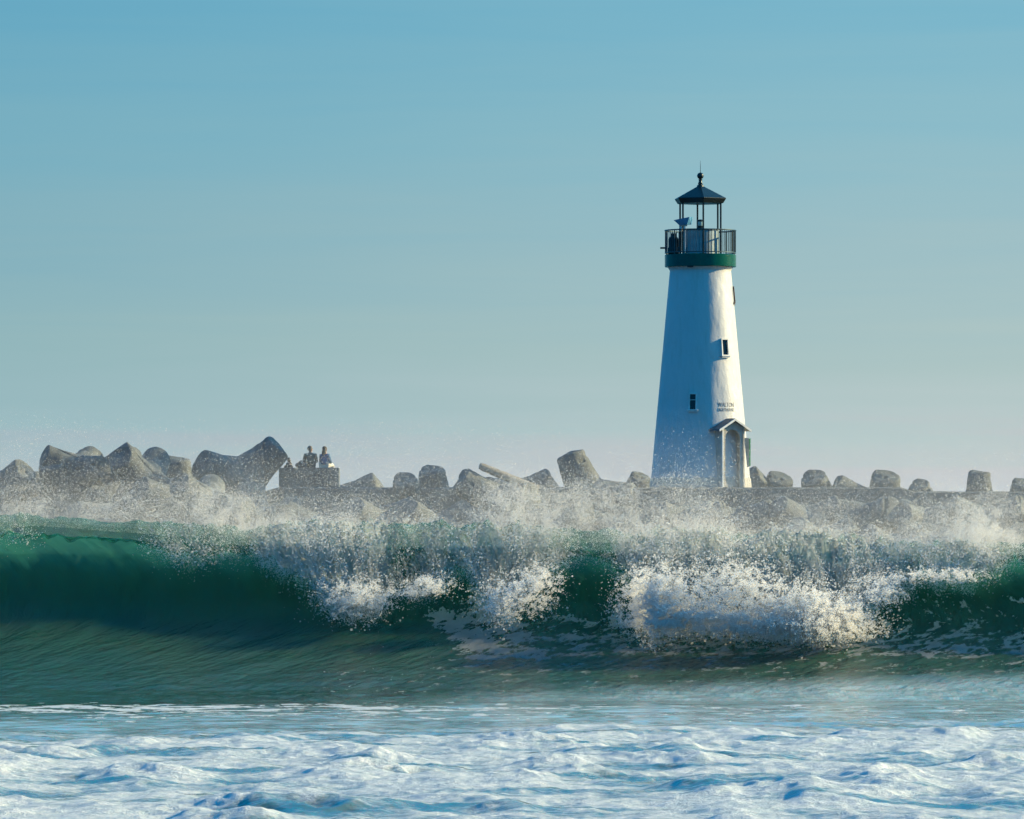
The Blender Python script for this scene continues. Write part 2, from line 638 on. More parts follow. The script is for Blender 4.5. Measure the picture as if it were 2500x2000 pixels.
# tower shaft
bm = bmesh.new()
zs = np.linspace(tz(1168), tz(662), 60)
prof = [(tr(z), z) for z in zs] + [(m_(75.0), tz(660.5)), (m_(77.0), tz(657)), (m_(79.5), tz(654)), (m_(80), tz(652))]
lathe(bm, prof, 128)
from_bm('tower', bm, m_paint, LH, auto=0.6)
bm = bmesh.new()
lathe(bm, [(tr(0) + 0.035, -0.05), (tr(tz(1169)) + 0.035, tz(1169) - 0.02), (tr(tz(1167)) + 0.0, tz(1166.6))], 128)
from_bm('plinth', bm, m_plinth, LH, auto=0.6)
# green band
RB = m_(87.3)
bm = bmesh.new()
lathe(bm, [(m_(76), tz(652.6)), (RB - .02, tz(652.4)), (RB, tz(651.5)), (RB, tz(622.8)), (RB - .03, tz(621.8)), (m_(30), tz(621.5))], 128)
from_bm('gallery_band', bm, m_green, LH, auto=0.5)
# small dark drain under the band
bm = bmesh.new()
box(bm, (-m_(27), -m_(79), tz(653.5)), (0.24, 0.12, 0.06), None, 0.01)
from_bm('drain', bm, m_letter, LH)
# drum inside the gallery
bm = bmesh.new()
lathe(bm, [(m_(44), tz(621)), (m_(44), tz(563.5)), (m_(46), tz(563)), (m_(46), tz(561)), (m_(20), tz(559.5))], 64)
from_bm('lantern_drum', bm, simple('drum_paint', (0.30, 0.40, 0.44), 0.5, 0, 0.005, 10), LH, auto=0.5)
# railing
rail = bpy.data.objects.new('railing', None)


def ringtube(bm, Rr, z, r, seg=96, a0=0, a1=2 * math.pi):
    prevv = None
    first = None
    for k in range(seg + 1):
        a = a0 + (a1 - a0) * k / seg
        n_ = Vector((math.sin(a), -math.cos(a), 0))
        ring = [bm.verts.new(n_ * (Rr + r * math.cos(j * math.pi / 3)) + Vector((0, 0, z + r * math.sin(j * math.pi / 3)))) for j in range(6)]
        if prevv:
            for j in range(6):
                bm.faces.new((prevv[j], prevv[(j + 1) % 6], ring[(j + 1) % 6], ring[j]))
        prevv = ring


RR = m_(86.2)
bm = bmesh.new()
ringtube(bm, RR, tz(563), 0.030)
top_rail = from_bm('top_rail', bm, m_rail, LH)
bm = bmesh.new()
ringtube(bm, RR, tz(617.5), 0.022)
from_bm('bottom_rail', bm, m_rail, LH)
NB = 72
bal_me = None
for k in range(NB):
    a = 2 * math.pi * (k + .3) / NB
    thick = k % 12 == 2
    r = 0.028 if thick else 0.011
    bm = bmesh.new()
    tube(bm, (0, 0, 0), (0, 0, tz(563) - tz(621.5) if thick else tz(563) - tz(617.5)), r, 6)
    o = from_bm('rail_post' if thick else 'baluster', bm, m_rail, LH)
    o.location = (RR * math.sin(a), -RR * math.cos(a), tz(621.5) if thick else tz(617.5))
# dark screen panel on the railing's right-hand side
bm = bmesh.new()
for k in range(10):
    a = R(66) + k * R(2.0)
    p1 = Vector((math.sin(a), -math.cos(a), 0)) * (RR - 0.05)
    a2 = a + R(2.0)
    p2 = Vector((math.sin(a2), -math.cos(a2), 0)) * (RR - 0.05)
    if k in (0, 1, 2, 7, 8, 9):
        mid = (p1 + p2) / 2
        q = (p2 - p1).to_track_quat('X', 'Z')
        M = Matrix.Translation(mid + Vector((0, 0, (tz(564) + tz(617)) / 2))) @ q.to_matrix().to_4x4()
        box(bm, (0, 0, 0), ((p2 - p1).length * 1.0, 0.02, tz(566) - tz(616)), M)
from_bm('gate', bm, m_dark, LH)
# equipment on the gallery, left
bm = bmesh.new()
c = Vector((-m_(66), -m_(15), 0))
box(bm, (c.x, c.y, (tz(621) + tz(604)) / 2), (0.42, 0.42, tz(604) - tz(621)), None, 0.02)
lathe(bm, [(0.20, tz(604)), (0.20, tz(584)), (0.16, tz(580)), (0.10, tz(577)), (0.10, tz(570))], 20, (c.x, c.y, 0))
from_bm('fog_horn', bm, m_dark, LH, auto=0.5)
bm = bmesh.new()
tube(bm, (-m_(98), 0.1, tz(605)), (-m_(86), 0.1, tz(605)), 0.035, 10)
from_bm('pipe', bm, m_dark, LH, auto=0.5)
# white post with the tilted panel box
bm = bmesh.new()
box(bm, (-m_(40), -m_(66), (tz(620) + tz(552)) / 2), (0.075, 0.075, tz(552) - tz(620)), None, 0.008)
panel_post = from_bm('panel_post', bm, m_white, LH)
bm = bmesh.new()


def P3(px, py, dyv):
    return bm.verts.new((m_(px - 1710.3), -m_(66) + dyv, tz(py)))


# an open hopper shape: wide slanting top, narrower bottom
f = [P3(1643, 541, -.22), P3(1681, 533.5, -.30), P3(1675.5, 551.5, -.14), P3(1657, 553.5, -.10)]
g = [P3(1651, 539, .34), P3(1691, 532, .28), P3(1687, 551, .16), P3(1664, 552.5, .16)]
bm.faces.new(f)
bm.faces.new(g[::-1])
for i in range(4):
    bm.faces.new((f[i], f[(i + 1) % 4], g[(i + 1) % 4], g[i]))
from_bm('solar_panel', bm, m_panel, LH)
bm = bmesh.new()
tube(bm, (-m_(52), -m_(66), tz(553)), (-m_(34), -m_(66), tz(552)), 0.05, 8)
tube(bm, (-m_(49), -m_(64), tz(556)), (-m_(49), -m_(64), tz(567)), 0.05, 8)
from_bm('panel_bracket', bm, m_white, LH)
# beacon
bm = bmesh.new()
lathe(bm, [(0.12, tz(560.5)), (0.12, tz(552)), (0.085, tz(551.5)), (0.085, tz(541)), (0.11, tz(540.5)), (0.11, tz(537)), (0.04, tz(535.5))], 24)
from_bm('beacon', bm, m_dark, LH, auto=0.5)
bm = bmesh.new()
lathe(bm, [(0.095, tz(551)), (0.10, tz(546)), (0.095, tz(541))], 24)
from_bm('beacon_lens', bm, m_lens, LH, auto=0.5)
# six roof posts
a0 = R(5.9)
for k in range(6):
    a = a0 + k * math.pi / 3
    bm = bmesh.new()
    tube(bm, (0, 0, 0), (0, 0, tz(494) - tz(621.5)), 0.036, 8)
    o = from_bm('roof_post', bm, m_dark, LH, auto=0.5)
    o.location = (m_(53.7) * math.sin(a), -m_(53.7) * math.cos(a), tz(621.5))
# hexagonal roof
bm = bmesh.new()
lathe(bm, [(m_(58), tz(497.2)), (m_(60.5), tz(496.5)), (m_(68), tz(485.5)), (m_(67), tz(484.0)), (m_(8), tz(454.5)), (m_(3), tz(453))], 6, (0, 0, 0), a0)
from_bm('roof', bm, m_dark, LH)
bm = bmesh.new()
pr = [(m_(9), tz(457)), (m_(8), tz(452)), (m_(5.2), tz(450)), (m_(5.8), tz(447)), (m_(4.2), tz(444)), (m_(4.0), tz(439.5)), (m_(5.2), tz(438.8)), (m_(5.2), tz(438)), (m_(3.0), tz(437))]
for k in range(1, 12):
    th = math.pi * (k / 12.0)
    pr.append((m_(8.2) * math.sin(th) if k < 12 else 0.001, tz(429) - m_(8.2) * math.cos(th)))
pr.append((0.002, tz(429) + m_(8.2)))
lathe(bm, pr, 24)
from_bm('finial', bm, m_dark, LH, auto=0.6)
bm = bmesh.new()
tube(bm, (0, 0, tz(421)), (0, 0, tz(391)), 0.014, 6, 0.005)
from_bm('lightning_rod', bm, m_dark, LH)


def window(phi, pyt, pyb, w, mullion, crown=True):
    zc = (tz(pyt) + tz(pyb)) / 2
    h = tz(pyt) - tz(pyb)
    M = face_frame(phi, zc)
    e = bpy.data.objects.new('window', None)
    bm = bmesh.new()
    fw = 0.05
    d = 0.10
    for sx in (-1, 1):
        box(bm, (sx * (w / 2 + fw / 2), -0.02, 0), (fw, d, h), M)
    box(bm, (0, -0.025, h / 2 + fw / 2), (w + 2 * fw, d, fw), M)
    o = from_bm('window', bm, m_white, LH)
    bm = bmesh.new()
    box(bm, (0, -0.035, -h / 2 - 0.03), (w + 2 * fw + 0.10, 0.15, 0.055), M, 0.006)
    box(bm, (0, -0.025, -h / 2 - 0.082), (w + 2 * fw + 0.03, 0.11, 0.045), M, 0.006)
    s_ = from_bm('sill', bm, m_white, o)
    bm = bmesh.new()
    box(bm, (0, 0.005, 0), (w, 0.03, h), M)
    g_ = from_bm('pane', bm, m_glass, o)
    if mullion:
        bm = bmesh.new()
        box(bm, (0, -0.025, h * 0.13), (w, 0.02, 0.022), M)
        from_bm('glazing_bar', bm, m_white, o)
    return o


window(R(37.5), 832, 869, 0.26, False)
window(R(-11.8), 965, 1002, 0.225, True)
# iron spear-shaped ornament on the right
M = face_frame(R(79), (tz(700) + tz(748)) / 2)
bm = bmesh.new()
hh_ = tz(700) - tz(748)
box(bm, (0, -0.05, 0.06), (0.075, 0.05, hh_ - 0.12), M, 0.01)
vs = [bm.verts.new(M @ Vector(p)) for p in ((0, -0.09, -hh_ / 2 + .22), (0.11, -0.05, -hh_ / 2 + .13), (0, -0.05, -hh_ / 2), (-0.11, -0.05, -hh_ / 2 + .13), (0, -0.0, -hh_ / 2 + .13))]
for a, b_, c_ in ((0, 1, 3), (1, 2, 3), (0, 4, 1), (1, 4, 2), (2, 4, 3), (3, 4, 0)):
    bm.faces.new((vs[a], vs[b_], vs[c_]))
from_bm('wall_bracket', bm, m_rust, LH)

# lettering bent round the shaft


def lettering(name, text, py_c, width_px_arc, height_px, phi):
    cu = bpy.data.curves.new('tmp', 'FONT')
    cu.body = text
    cu.align_x = 'CENTER'
    cu.align_y = 'CENTER'
    cu.extrude = 0.02
    cu.offset = -0.012
    cu.resolution_u = 2
    to = bpy.data.objects.new('tmp', cu)
    COL.objects.link(to)
    dg = bpy.context.evaluated_depsgraph_get()
    me = bpy.data.meshes.new_from_object(to.evaluated_get(dg))
    bpy.data.objects.remove(to)
    n = len(me.vertices)
    v = np.empty(n * 3)
    me.vertices.foreach_get('co', v)
    v = v.reshape(-1, 3)
    xr = v[:, 0].max() - v[:, 0].min()
    yr = v[:, 1].max() - v[:, 1].min()
    xx = (v[:, 0] - (v[:, 0].max() + v[:, 0].min()) / 2) / xr * width_px_arc
    yy = (v[:, 1] - (v[:, 1].max() + v[:, 1].min()) / 2) / yr * height_px
    out = np.empty_like(v)
    for i in range(n):
        z = tz(py_c - yy[i] )
        rad = tr(z) + (0.007 if v[i, 2] > 0 else -0.015)
        a = phi + m_(xx[i]) / rad
        out[i] = (rad * math.sin(a), -rad * math.cos(a), z)
    me.vertices.foreach_set('co', out.ravel())
    me.name = name
    return link_mesh(name, me, m_faded, LH)


lettering('lettering', 'WALTON', 990, 48, 10.5, R(35.3))
lettering('lettering', 'LIGHTHOUSE', 1002.3, 48, 7.8, R(35.3))

# porch ---------------------------------------------------------------
PH = R(34.0)
n_ = Vector((math.sin(PH), -math.cos(PH), 0))
t_ = Vector((math.cos(PH), math.sin(PH), 0))
MP = Matrix(((t_.x, -n_.x, 0, 0), (t_.y, -n_.y, 0, 0), (0, 0, 1, 0), (0, 0, 0, 1)))
yo = -(m_(134))            # front plane of the porch, local -y is outward
yi = -m_(96)
hw = m_(33.5)
zt_ = tz(1046)
porch = bpy.data.objects.new('porch', None)
COL.objects.link(porch)
porch.parent = LH
ow = m_(22.5)      # half width of the opening
zc_ = tz(1073)     # spring of the arch
bm = bmesh.new()
# front wall with arched opening, extruded
N = 14
outer = [(-hw, 0), (-hw, zt_), (0, zt_ + m_(19)), (hw, zt_), (hw, 0)]
arch = [(ow, 0)] + [(ow * math.cos(math.pi * k / N), zc_ + ow * math.sin(math.pi * k / N)) for k in range(N + 1)] + [(-ow, 0)]
left = [(-hw, 0), (-hw, zt_), (0, zt_ + m_(19))] + [p for p in arch if p[0] <= 1e-6][0:]
right = [(0, zt_ + m_(19)), (hw, zt_), (hw, 0)] + [p for p in arch if p[0] >= -1e-6]
prism(bm, left[:3] + left[3:], (yo, yo + 0.09), MP)
prism(bm, right, (yo, yo + 0.09), MP)
bmesh.ops.remove_doubles(bm, verts=bm.verts[:], dist=0.0005)
fw_ = from_bm('front_wall', bm, m_plinth, porch)
bm = bmesh.new()
box(bm, (-hw + 0.045, (yo + .09 + yi) / 2, zt_ / 2), (0.09, yi - yo - .09, zt_), MP)
from_bm('side_wall', bm, m_plinth, porch)
bm = bmesh.new()
box(bm, (hw - 0.045, (yo + .09 + yi) / 2, zt_ / 2), (0.09, yi - yo - .09, zt_), MP)
from_bm('side_wall', bm, m_plinth, porch)
bm = bmesh.new()
box(bm, (-hw + 0.035, yo - 0.025, zt_ / 2 - .02), (0.07, 0.05, zt_ - .05), MP, 0.004)
from_bm('corner_post', bm, m_white, porch)
bm = bmesh.new()
box(bm, (hw - 0.035, yo - 0.025, zt_ / 2 - .02), (0.07, 0.05, zt_ - .05), MP, 0.004)
from_bm('corner_post', bm, m_plinth, porch)
bm = bmesh.new()
box(bm, (0, -m_(104), zt_ * .46), (2 * hw - .2, 0.05, zt_ * .92), MP)
from_bm('door', bm, m_door, porch)
# roof: two slabs
bm = bmesh.new()
we = m_(47)
rz = tz(1023.5)
ez = tz(1050)
th = 0.07
y0, y1 = yo - 0.16, yi + 0.10
prism(bm, [(-we, ez), (0, rz), (we, ez), (we, ez - th * 1.1), (0, rz - th * 1.25), (-we, ez - th * 1.1)], (y0, y1), MP)
from_bm('porch_roof', bm, m_roofp, porch)
bm = bmesh.new()
prism(bm, [(-we - .01, ez - .01), (-0.0, rz - .005), (-0.0, rz - .09), (-we - .01, ez - .10)], (y0 - 0.03, y0 - 0.002), MP)
prism(bm, [(0.0, rz - .005), (we + .01, ez - .01), (we + .01, ez - .10), (0.0, rz - .09)], (y0 - 0.03, y0 - 0.002), MP)
from_bm('bargeboard', bm, m_white, porch)
porch.name = 'porch'

# green daymark board hung on the right side
e = empty('daymark_sign', (TX, YT, CAPZ), 'narrow green board with grey back, mounted on the sunlit right side of the lighthouse', 'sign')
bm = bmesh.new()
dxs = m_(1)
pts = [(104.0, 1069), (117, 1070.5), (117.5, 1140), (111.5, 1140)]
a = [bm.verts.new((m_(p), -0.55, tz(q_))) for p, q_ in pts]
b_ = [bm.verts.new((m_(p), -0.35, tz(q_))) for p, q_ in pts]
bm.faces.new(a)
bm.faces.new(b_[::-1])
for i in range(4):
    bm.faces.new((a[i], b_[i], b_[(i + 1) % 4], a[(i + 1) % 4]))
from_bm('sign_back', bm, m_sign, e)
bm = bmesh.new()
box(bm, (m_(119.3), -0.25, (tz(1071) + tz(1138)) / 2), (0.055, 0.62, tz(1071) - tz(1138)), None, 0.006)
from_bm('sign_board', bm, m_signg, e)

# ------------------------------------------------------------------ people


def skin_mesh(name, verts, edges, radii, mat, parent, sub=2, root=0):
    bm = bmesh.new()
    lay = bm.verts.layers.skin.verify()
    vs = [bm.verts.new(v) for v in verts]
    for v, r in zip(vs, radii):
        v[lay].radius = (r, r) if not isinstance(r, tuple) else r
    vs[root][lay].use_root = True
    for a, b in edges:
        bm.edges.new((vs[a], vs[b]))
    me = bpy.data.meshes.new('tmp')
    bm.to_mesh(me)
    bm.free()
    o = bpy.data.objects.new('tmp', me)
    COL.objects.link(o)
    m = o.modifiers.new('s', 'SKIN')
    m.use_smooth_shade = True
    m2 = o.modifiers.new('u', 'SUBSURF')
    m2.levels = sub
    m2.render_levels = sub
    dg = bpy.context.evaluated_depsgraph_get()
    me2 = bpy.data.meshes.new_from_object(o.evaluated_get(dg))
    bpy.data.objects.remove(o)
    bpy.data.meshes.remove(me)
    me2.name = name
    me2.polygons.foreach_set('use_smooth', [True] * len(me2.polygons))
    return link_mesh(name, me2, mat, parent)


m_skin = simple('skin', (0.42, 0.25, 0.18), 0.5)


def person(loc, rz, sc, label, jacket, trousers, hair, long_hair=False, hood=False, lean=0.0, head_turn=0.3, shoulder=0.19, bent=False):
    e = empty('person', loc, label, 'person')
    e.rotation_euler = (0, 0, rz)
    e.scale = (sc, sc, sc)
    J = {}
    V = []
    Rd = []
    E = []

    def add(n, co, r, par=None):
        J[n] = len(V)
        V.append(Vector(co))
        Rd.append(r)
        if par:
            E.append((J[par], J[n]))
    l = lean
    add('hip', (0, 0, 0.11), 0.135)
    add('waist', (0, 0.02 + l * .2, 0.27), 0.12, 'hip')
    add('chest', (0, 0.04 + l * .6, 0.43), 0.135, 'waist')
    add('upper', (0, 0.04 + l * .9, 0.53), 0.09, 'chest')
    add('neck', (0, 0.05 + l, 0.60), 0.052, 'upper')
    add('skull1', (0, 0.065 + l * 1.1, 0.67), 0.072, 'neck')
    add('skull2', (0, 0.05 + l * 1.1, 0.745), 0.092, 'skull1')
    add('crown', (0, 0.045 + l * 1.1, 0.815), 0.062, 'skull2')
    for s in (-1, 1):
        k = 'L' if s < 0 else 'R'
        add('sh' + k, (s * shoulder, 0.04 + l * .9, 0.505), 0.062, 'upper')
        add('el' + k, (s * (shoulder + .06), 0.10 + l, 0.26), 0.046, 'sh' + k)
        add('wr' + k, (s * 0.13, 0.33 + l * .6, 0.20), 0.029, 'el' + k)
        add('pa' + k, (s * 0.115, 0.40 + l * .6, 0.185), 0.034, 'wr' + k)
        for i, (ox, ln) in enumerate(((-.027, .060), (-.009, .072), (.009, .068), (.027, .052))):
            add('f%d%s' % (i, k), (s * 0.115 + ox, 0.40 + l * .6 + 0.035, 0.182), 0.010, 'pa' + k)
            add('g%d%s' % (i, k), (s * 0.115 + ox * 1.2, 0.40 + l * .6 + 0.035 + ln, 0.165), 0.008, 'f%d%s' % (i, k))
        add('t' + k, (s * 0.115 - s * 0.045, 0.40 + l * .6 + .01, 0.18), 0.010, 'pa' + k)
        add('u' + k, (s * 0.115 - s * 0.065, 0.40 + l * .6 + .045, 0.17), 0.009, 't' + k)
        kz = 0.40 if bent else 0.13
        ky = 0.33 if bent else 0.50
        add('th' + k, (s * .09, 0.06, 0.10), 0.095, 'hip')
        add('kn' + k, (s * .12, ky, kz), 0.065, 'th' + k)
        add('an' + k, (s * .12, ky + 0.03 if not bent else 0.46, -0.30 if not bent else 0.07), 0.042, 'kn' + k)
        add('to' + k, (s * .13, ky + 0.18 if not bent else 0.62, -0.36 if not bent else 0.035), 0.036, 'an' + k)
    skin_mesh('body', V, E, Rd, m_skin, e)

    def subset(name, keys, grow, mat, rootk):
        idx = {J[k]: i for i, k in enumerate(keys)}
        vv = [V[J[k]] for k in keys]
        ee = [(idx[a], idx[b]) for a, b in E if a in idx and b in idx]
        rr_ = [Rd[J[k]] * 1.06 + grow for k in keys]
        return skin_mesh(name, vv, ee, rr_, mat, e, root=keys.index(rootk))
    subset('jacket', ['hip', 'waist', 'chest', 'upper', 'shL', 'elL', 'wrL', 'shR', 'elR', 'wrR'], 0.022, jacket, 'hip')
    subset('trousers', ['hip', 'thL', 'knL', 'anL', 'thR', 'knR', 'anR'], 0.012, trousers, 'hip')
    for k in ('L', 'R'):
        a, b_ = V[J['an' + k]], V[J['to' + k]]
        skin_mesh('shoe', [a + Vector((0, -.03, -.03)), (a + b_) / 2, b_], [(0, 1), (1, 2)], [0.048, 0.046, 0.040], m_dark, e, 1)
    hp = V[J['skull2']]
    # hair: cap over the skull, face side open
    bm = bmesh.new()
    rr_ = bmesh.ops.create_uvsphere(bm, u_segments=24, v_segments=14, radius=1)
    for v in rr_['verts']:
        x, y, z = v.co
        v.co = Vector((x * .100, y * .108 - .016, z * .112 + .012))
    kill = [f for f in bm.faces if f.calc_center_median().y > 0.035 and f.calc_center_median().z < 0.06 or f.calc_center_median().z < -0.055]
    bmesh.ops.delete(bm, geom=kill, context='FACES')
    rot = Matrix.Rotation(head_turn, 4, 'Z')
    for v in bm.verts:
        v.co = rot @ v.co + hp
    rr_ = None
    from_bm('hair', bm, hair, e, smooth=True)
    if long_hair:
        skin_mesh('long_hair', [hp + Vector((0, -.05, .02)), hp + Vector((0, -.075, -.09)), hp + Vector((0, -.09, -.2)), hp + Vector((0, -.095, -.29))],
                  [(0, 1), (1, 2), (2, 3)], [.085, .095, .085, .04], hair, e, 2)
    # face: nose, eyes, mouth, ears
    Mh = Matrix.Translation(hp + Vector((0, 0, -.01))) @ rot
    bm = bmesh.new()
    for pts_ in ([(0, .088, .012), (.013, .09, -.025), (-.013, .09, -.025), (0, .118, -.022)],):
        vs = [bm.verts.new(Mh @ Vector(p)) for p in pts_]
        for tri in ((0, 1, 3), (1, 2, 3), (2, 0, 3), (0, 2, 1)):
            bm.faces.new([vs[i] for i in tri])
    from_bm('nose', bm, m_skin, e)
    for s in (-1, 1):
        bm = bmesh.new()
        bmesh.ops.create_uvsphere(bm, u_segments=8, v_segments=6, radius=.011)
        for v in bm.verts:
            v.co = Mh @ (v.co + Vector((s * .033, .083, .012)))
        from_bm('eye', bm, m_letter, e, smooth=True)
        bm = bmesh.new()
        bmesh.ops.create_uvsphere(bm, u_segments=10, v_segments=8, radius=1)
        for v in bm.verts:
            v.co = Mh @ (Vector((v.co.x * .010, v.co.y * .02, v.co.z * .032)) + Vector((s * .096, .0, -.005)))
        from_bm('ear', bm, m_skin, e, smooth=True)
    bm = bmesh.new()
    box(bm, (0, .088, -.05), (.042, .008, .008), Mh, .003)
    from_bm('mouth', bm, simple('lip', (.3, .1, .08), .5), e)
    return e


m_olive = simple('olive_jacket_cloth', (0.075, 0.10, 0.085), 0.85)
m_bluej = simple('blue_jacket_cloth', (0.035, 0.14, 0.28), 0.85)
m_darkc = simple('dark_cloth', (0.05, 0.06, 0.065), 0.85)
m_cream = simple('cream_trousers', (0.65, 0.60, 0.50), 0.8)
m_hair = simple('dark_hair', (0.025, 0.018, 0.012), 0.6)
m_grey = simple('greying_hair', (0.11, 0.10, 0.085), 0.6)
yb = YB + 1.35
person((float(WX(757.5, yb)), yb, zt + .0), R(0), 1.0, 'person in an olive jacket sitting upright in the middle', m_olive, m_darkc, m_grey, head_turn=R(-60), shoulder=.185)
person((float(WX(791.5, yb)), yb + .05, zt + .0), R(-25), 0.98, 'person in a blue jacket with long dark hair on the right end of the block', m_bluej, m_cream, m_hair, long_hair=True, head_turn=R(-10), shoulder=.15)
person((float(WX(711, yb)), yb + .05, zt - 0.16), R(55), 0.66, 'small person huddled forward on the left part of the block', m_darkc, m_darkc, m_hair, long_hair=True, lean=.14, bent=True, shoulder=.14)
# a bag between them
eb = empty('bag', (float(WX(737, yb)), yb - .1, zt), 'dark soft bag lying on the block between two of the people', 'bag')
bm = bmesh.new()
rr_ = bmesh.ops.create_uvsphere(bm, u_segments=20, v_segments=12, radius=1)
for v in rr_['verts']:
    x, y, z = v.co
    k = 1 + .08 * math.sin(5 * x + 3 * z)
    v.co = Vector((x * .24 * k, y * .16, max(-.11, z * .15 * k) + .11))
from_bm('bag_body', bm, m_darkc, eb, smooth=True)
bm = bmesh.new()
pr_ = None
for i in range(8):
    a1_, a2_ = math.pi * i / 8, math.pi * (i + 1) / 8
    tube(bm, (.10 * math.cos(a1_), 0, .22 + .07 * math.sin(a1_)), (.10 * math.cos(a2_), 0, .22 + .07 * math.sin(a2_)), .012, 6)
from_bm('strap', bm, m_dark, eb)

# ------------------------------------------------------------------ WATER


def grid_mesh(name, X, Y, Z, mat, attrs, uv=None):
    nr, nc = X.shape
    co = np.stack([X, Y, Z], -1).reshape(-1, 3).astype(np.float32)
    idx = np.arange(nr * nc).reshape(nr, nc)
    q = np.stack([idx[:-1, :-1], idx[:-1, 1:], idx[1:, 1:], idx[1:, :-1]], -1).reshape(-1, 4)
    me = bpy.data.meshes.new(name)
    me.vertices.add(nr * nc)
    me.vertices.foreach_set('co', co.ravel())
    me.loops.add(q.size)
    me.loops.foreach_set('vertex_index', q.ravel().astype(np.int32))
    me.polygons.add(len(q))
    me.polygons.foreach_set('loop_start', (np.arange(len(q)) * 4).astype(np.int32))
    me.polygons.foreach_set('use_smooth', np.ones(len(q), bool))
    me.update(calc_edges=True)
    for k, a in attrs.items():
        at = me.attributes.new(k, 'FLOAT', 'POINT')
        at.data.foreach_set('value', np.ascontiguousarray(a, dtype=np.float32).ravel())
    if uv is not None:
        at = me.attributes.new('flow', 'FLOAT_VECTOR', 'POINT')
        at.data.foreach_set('vector', np.ascontiguousarray(uv, dtype=np.float32).ravel())
    return link_mesh(name, me, mat)


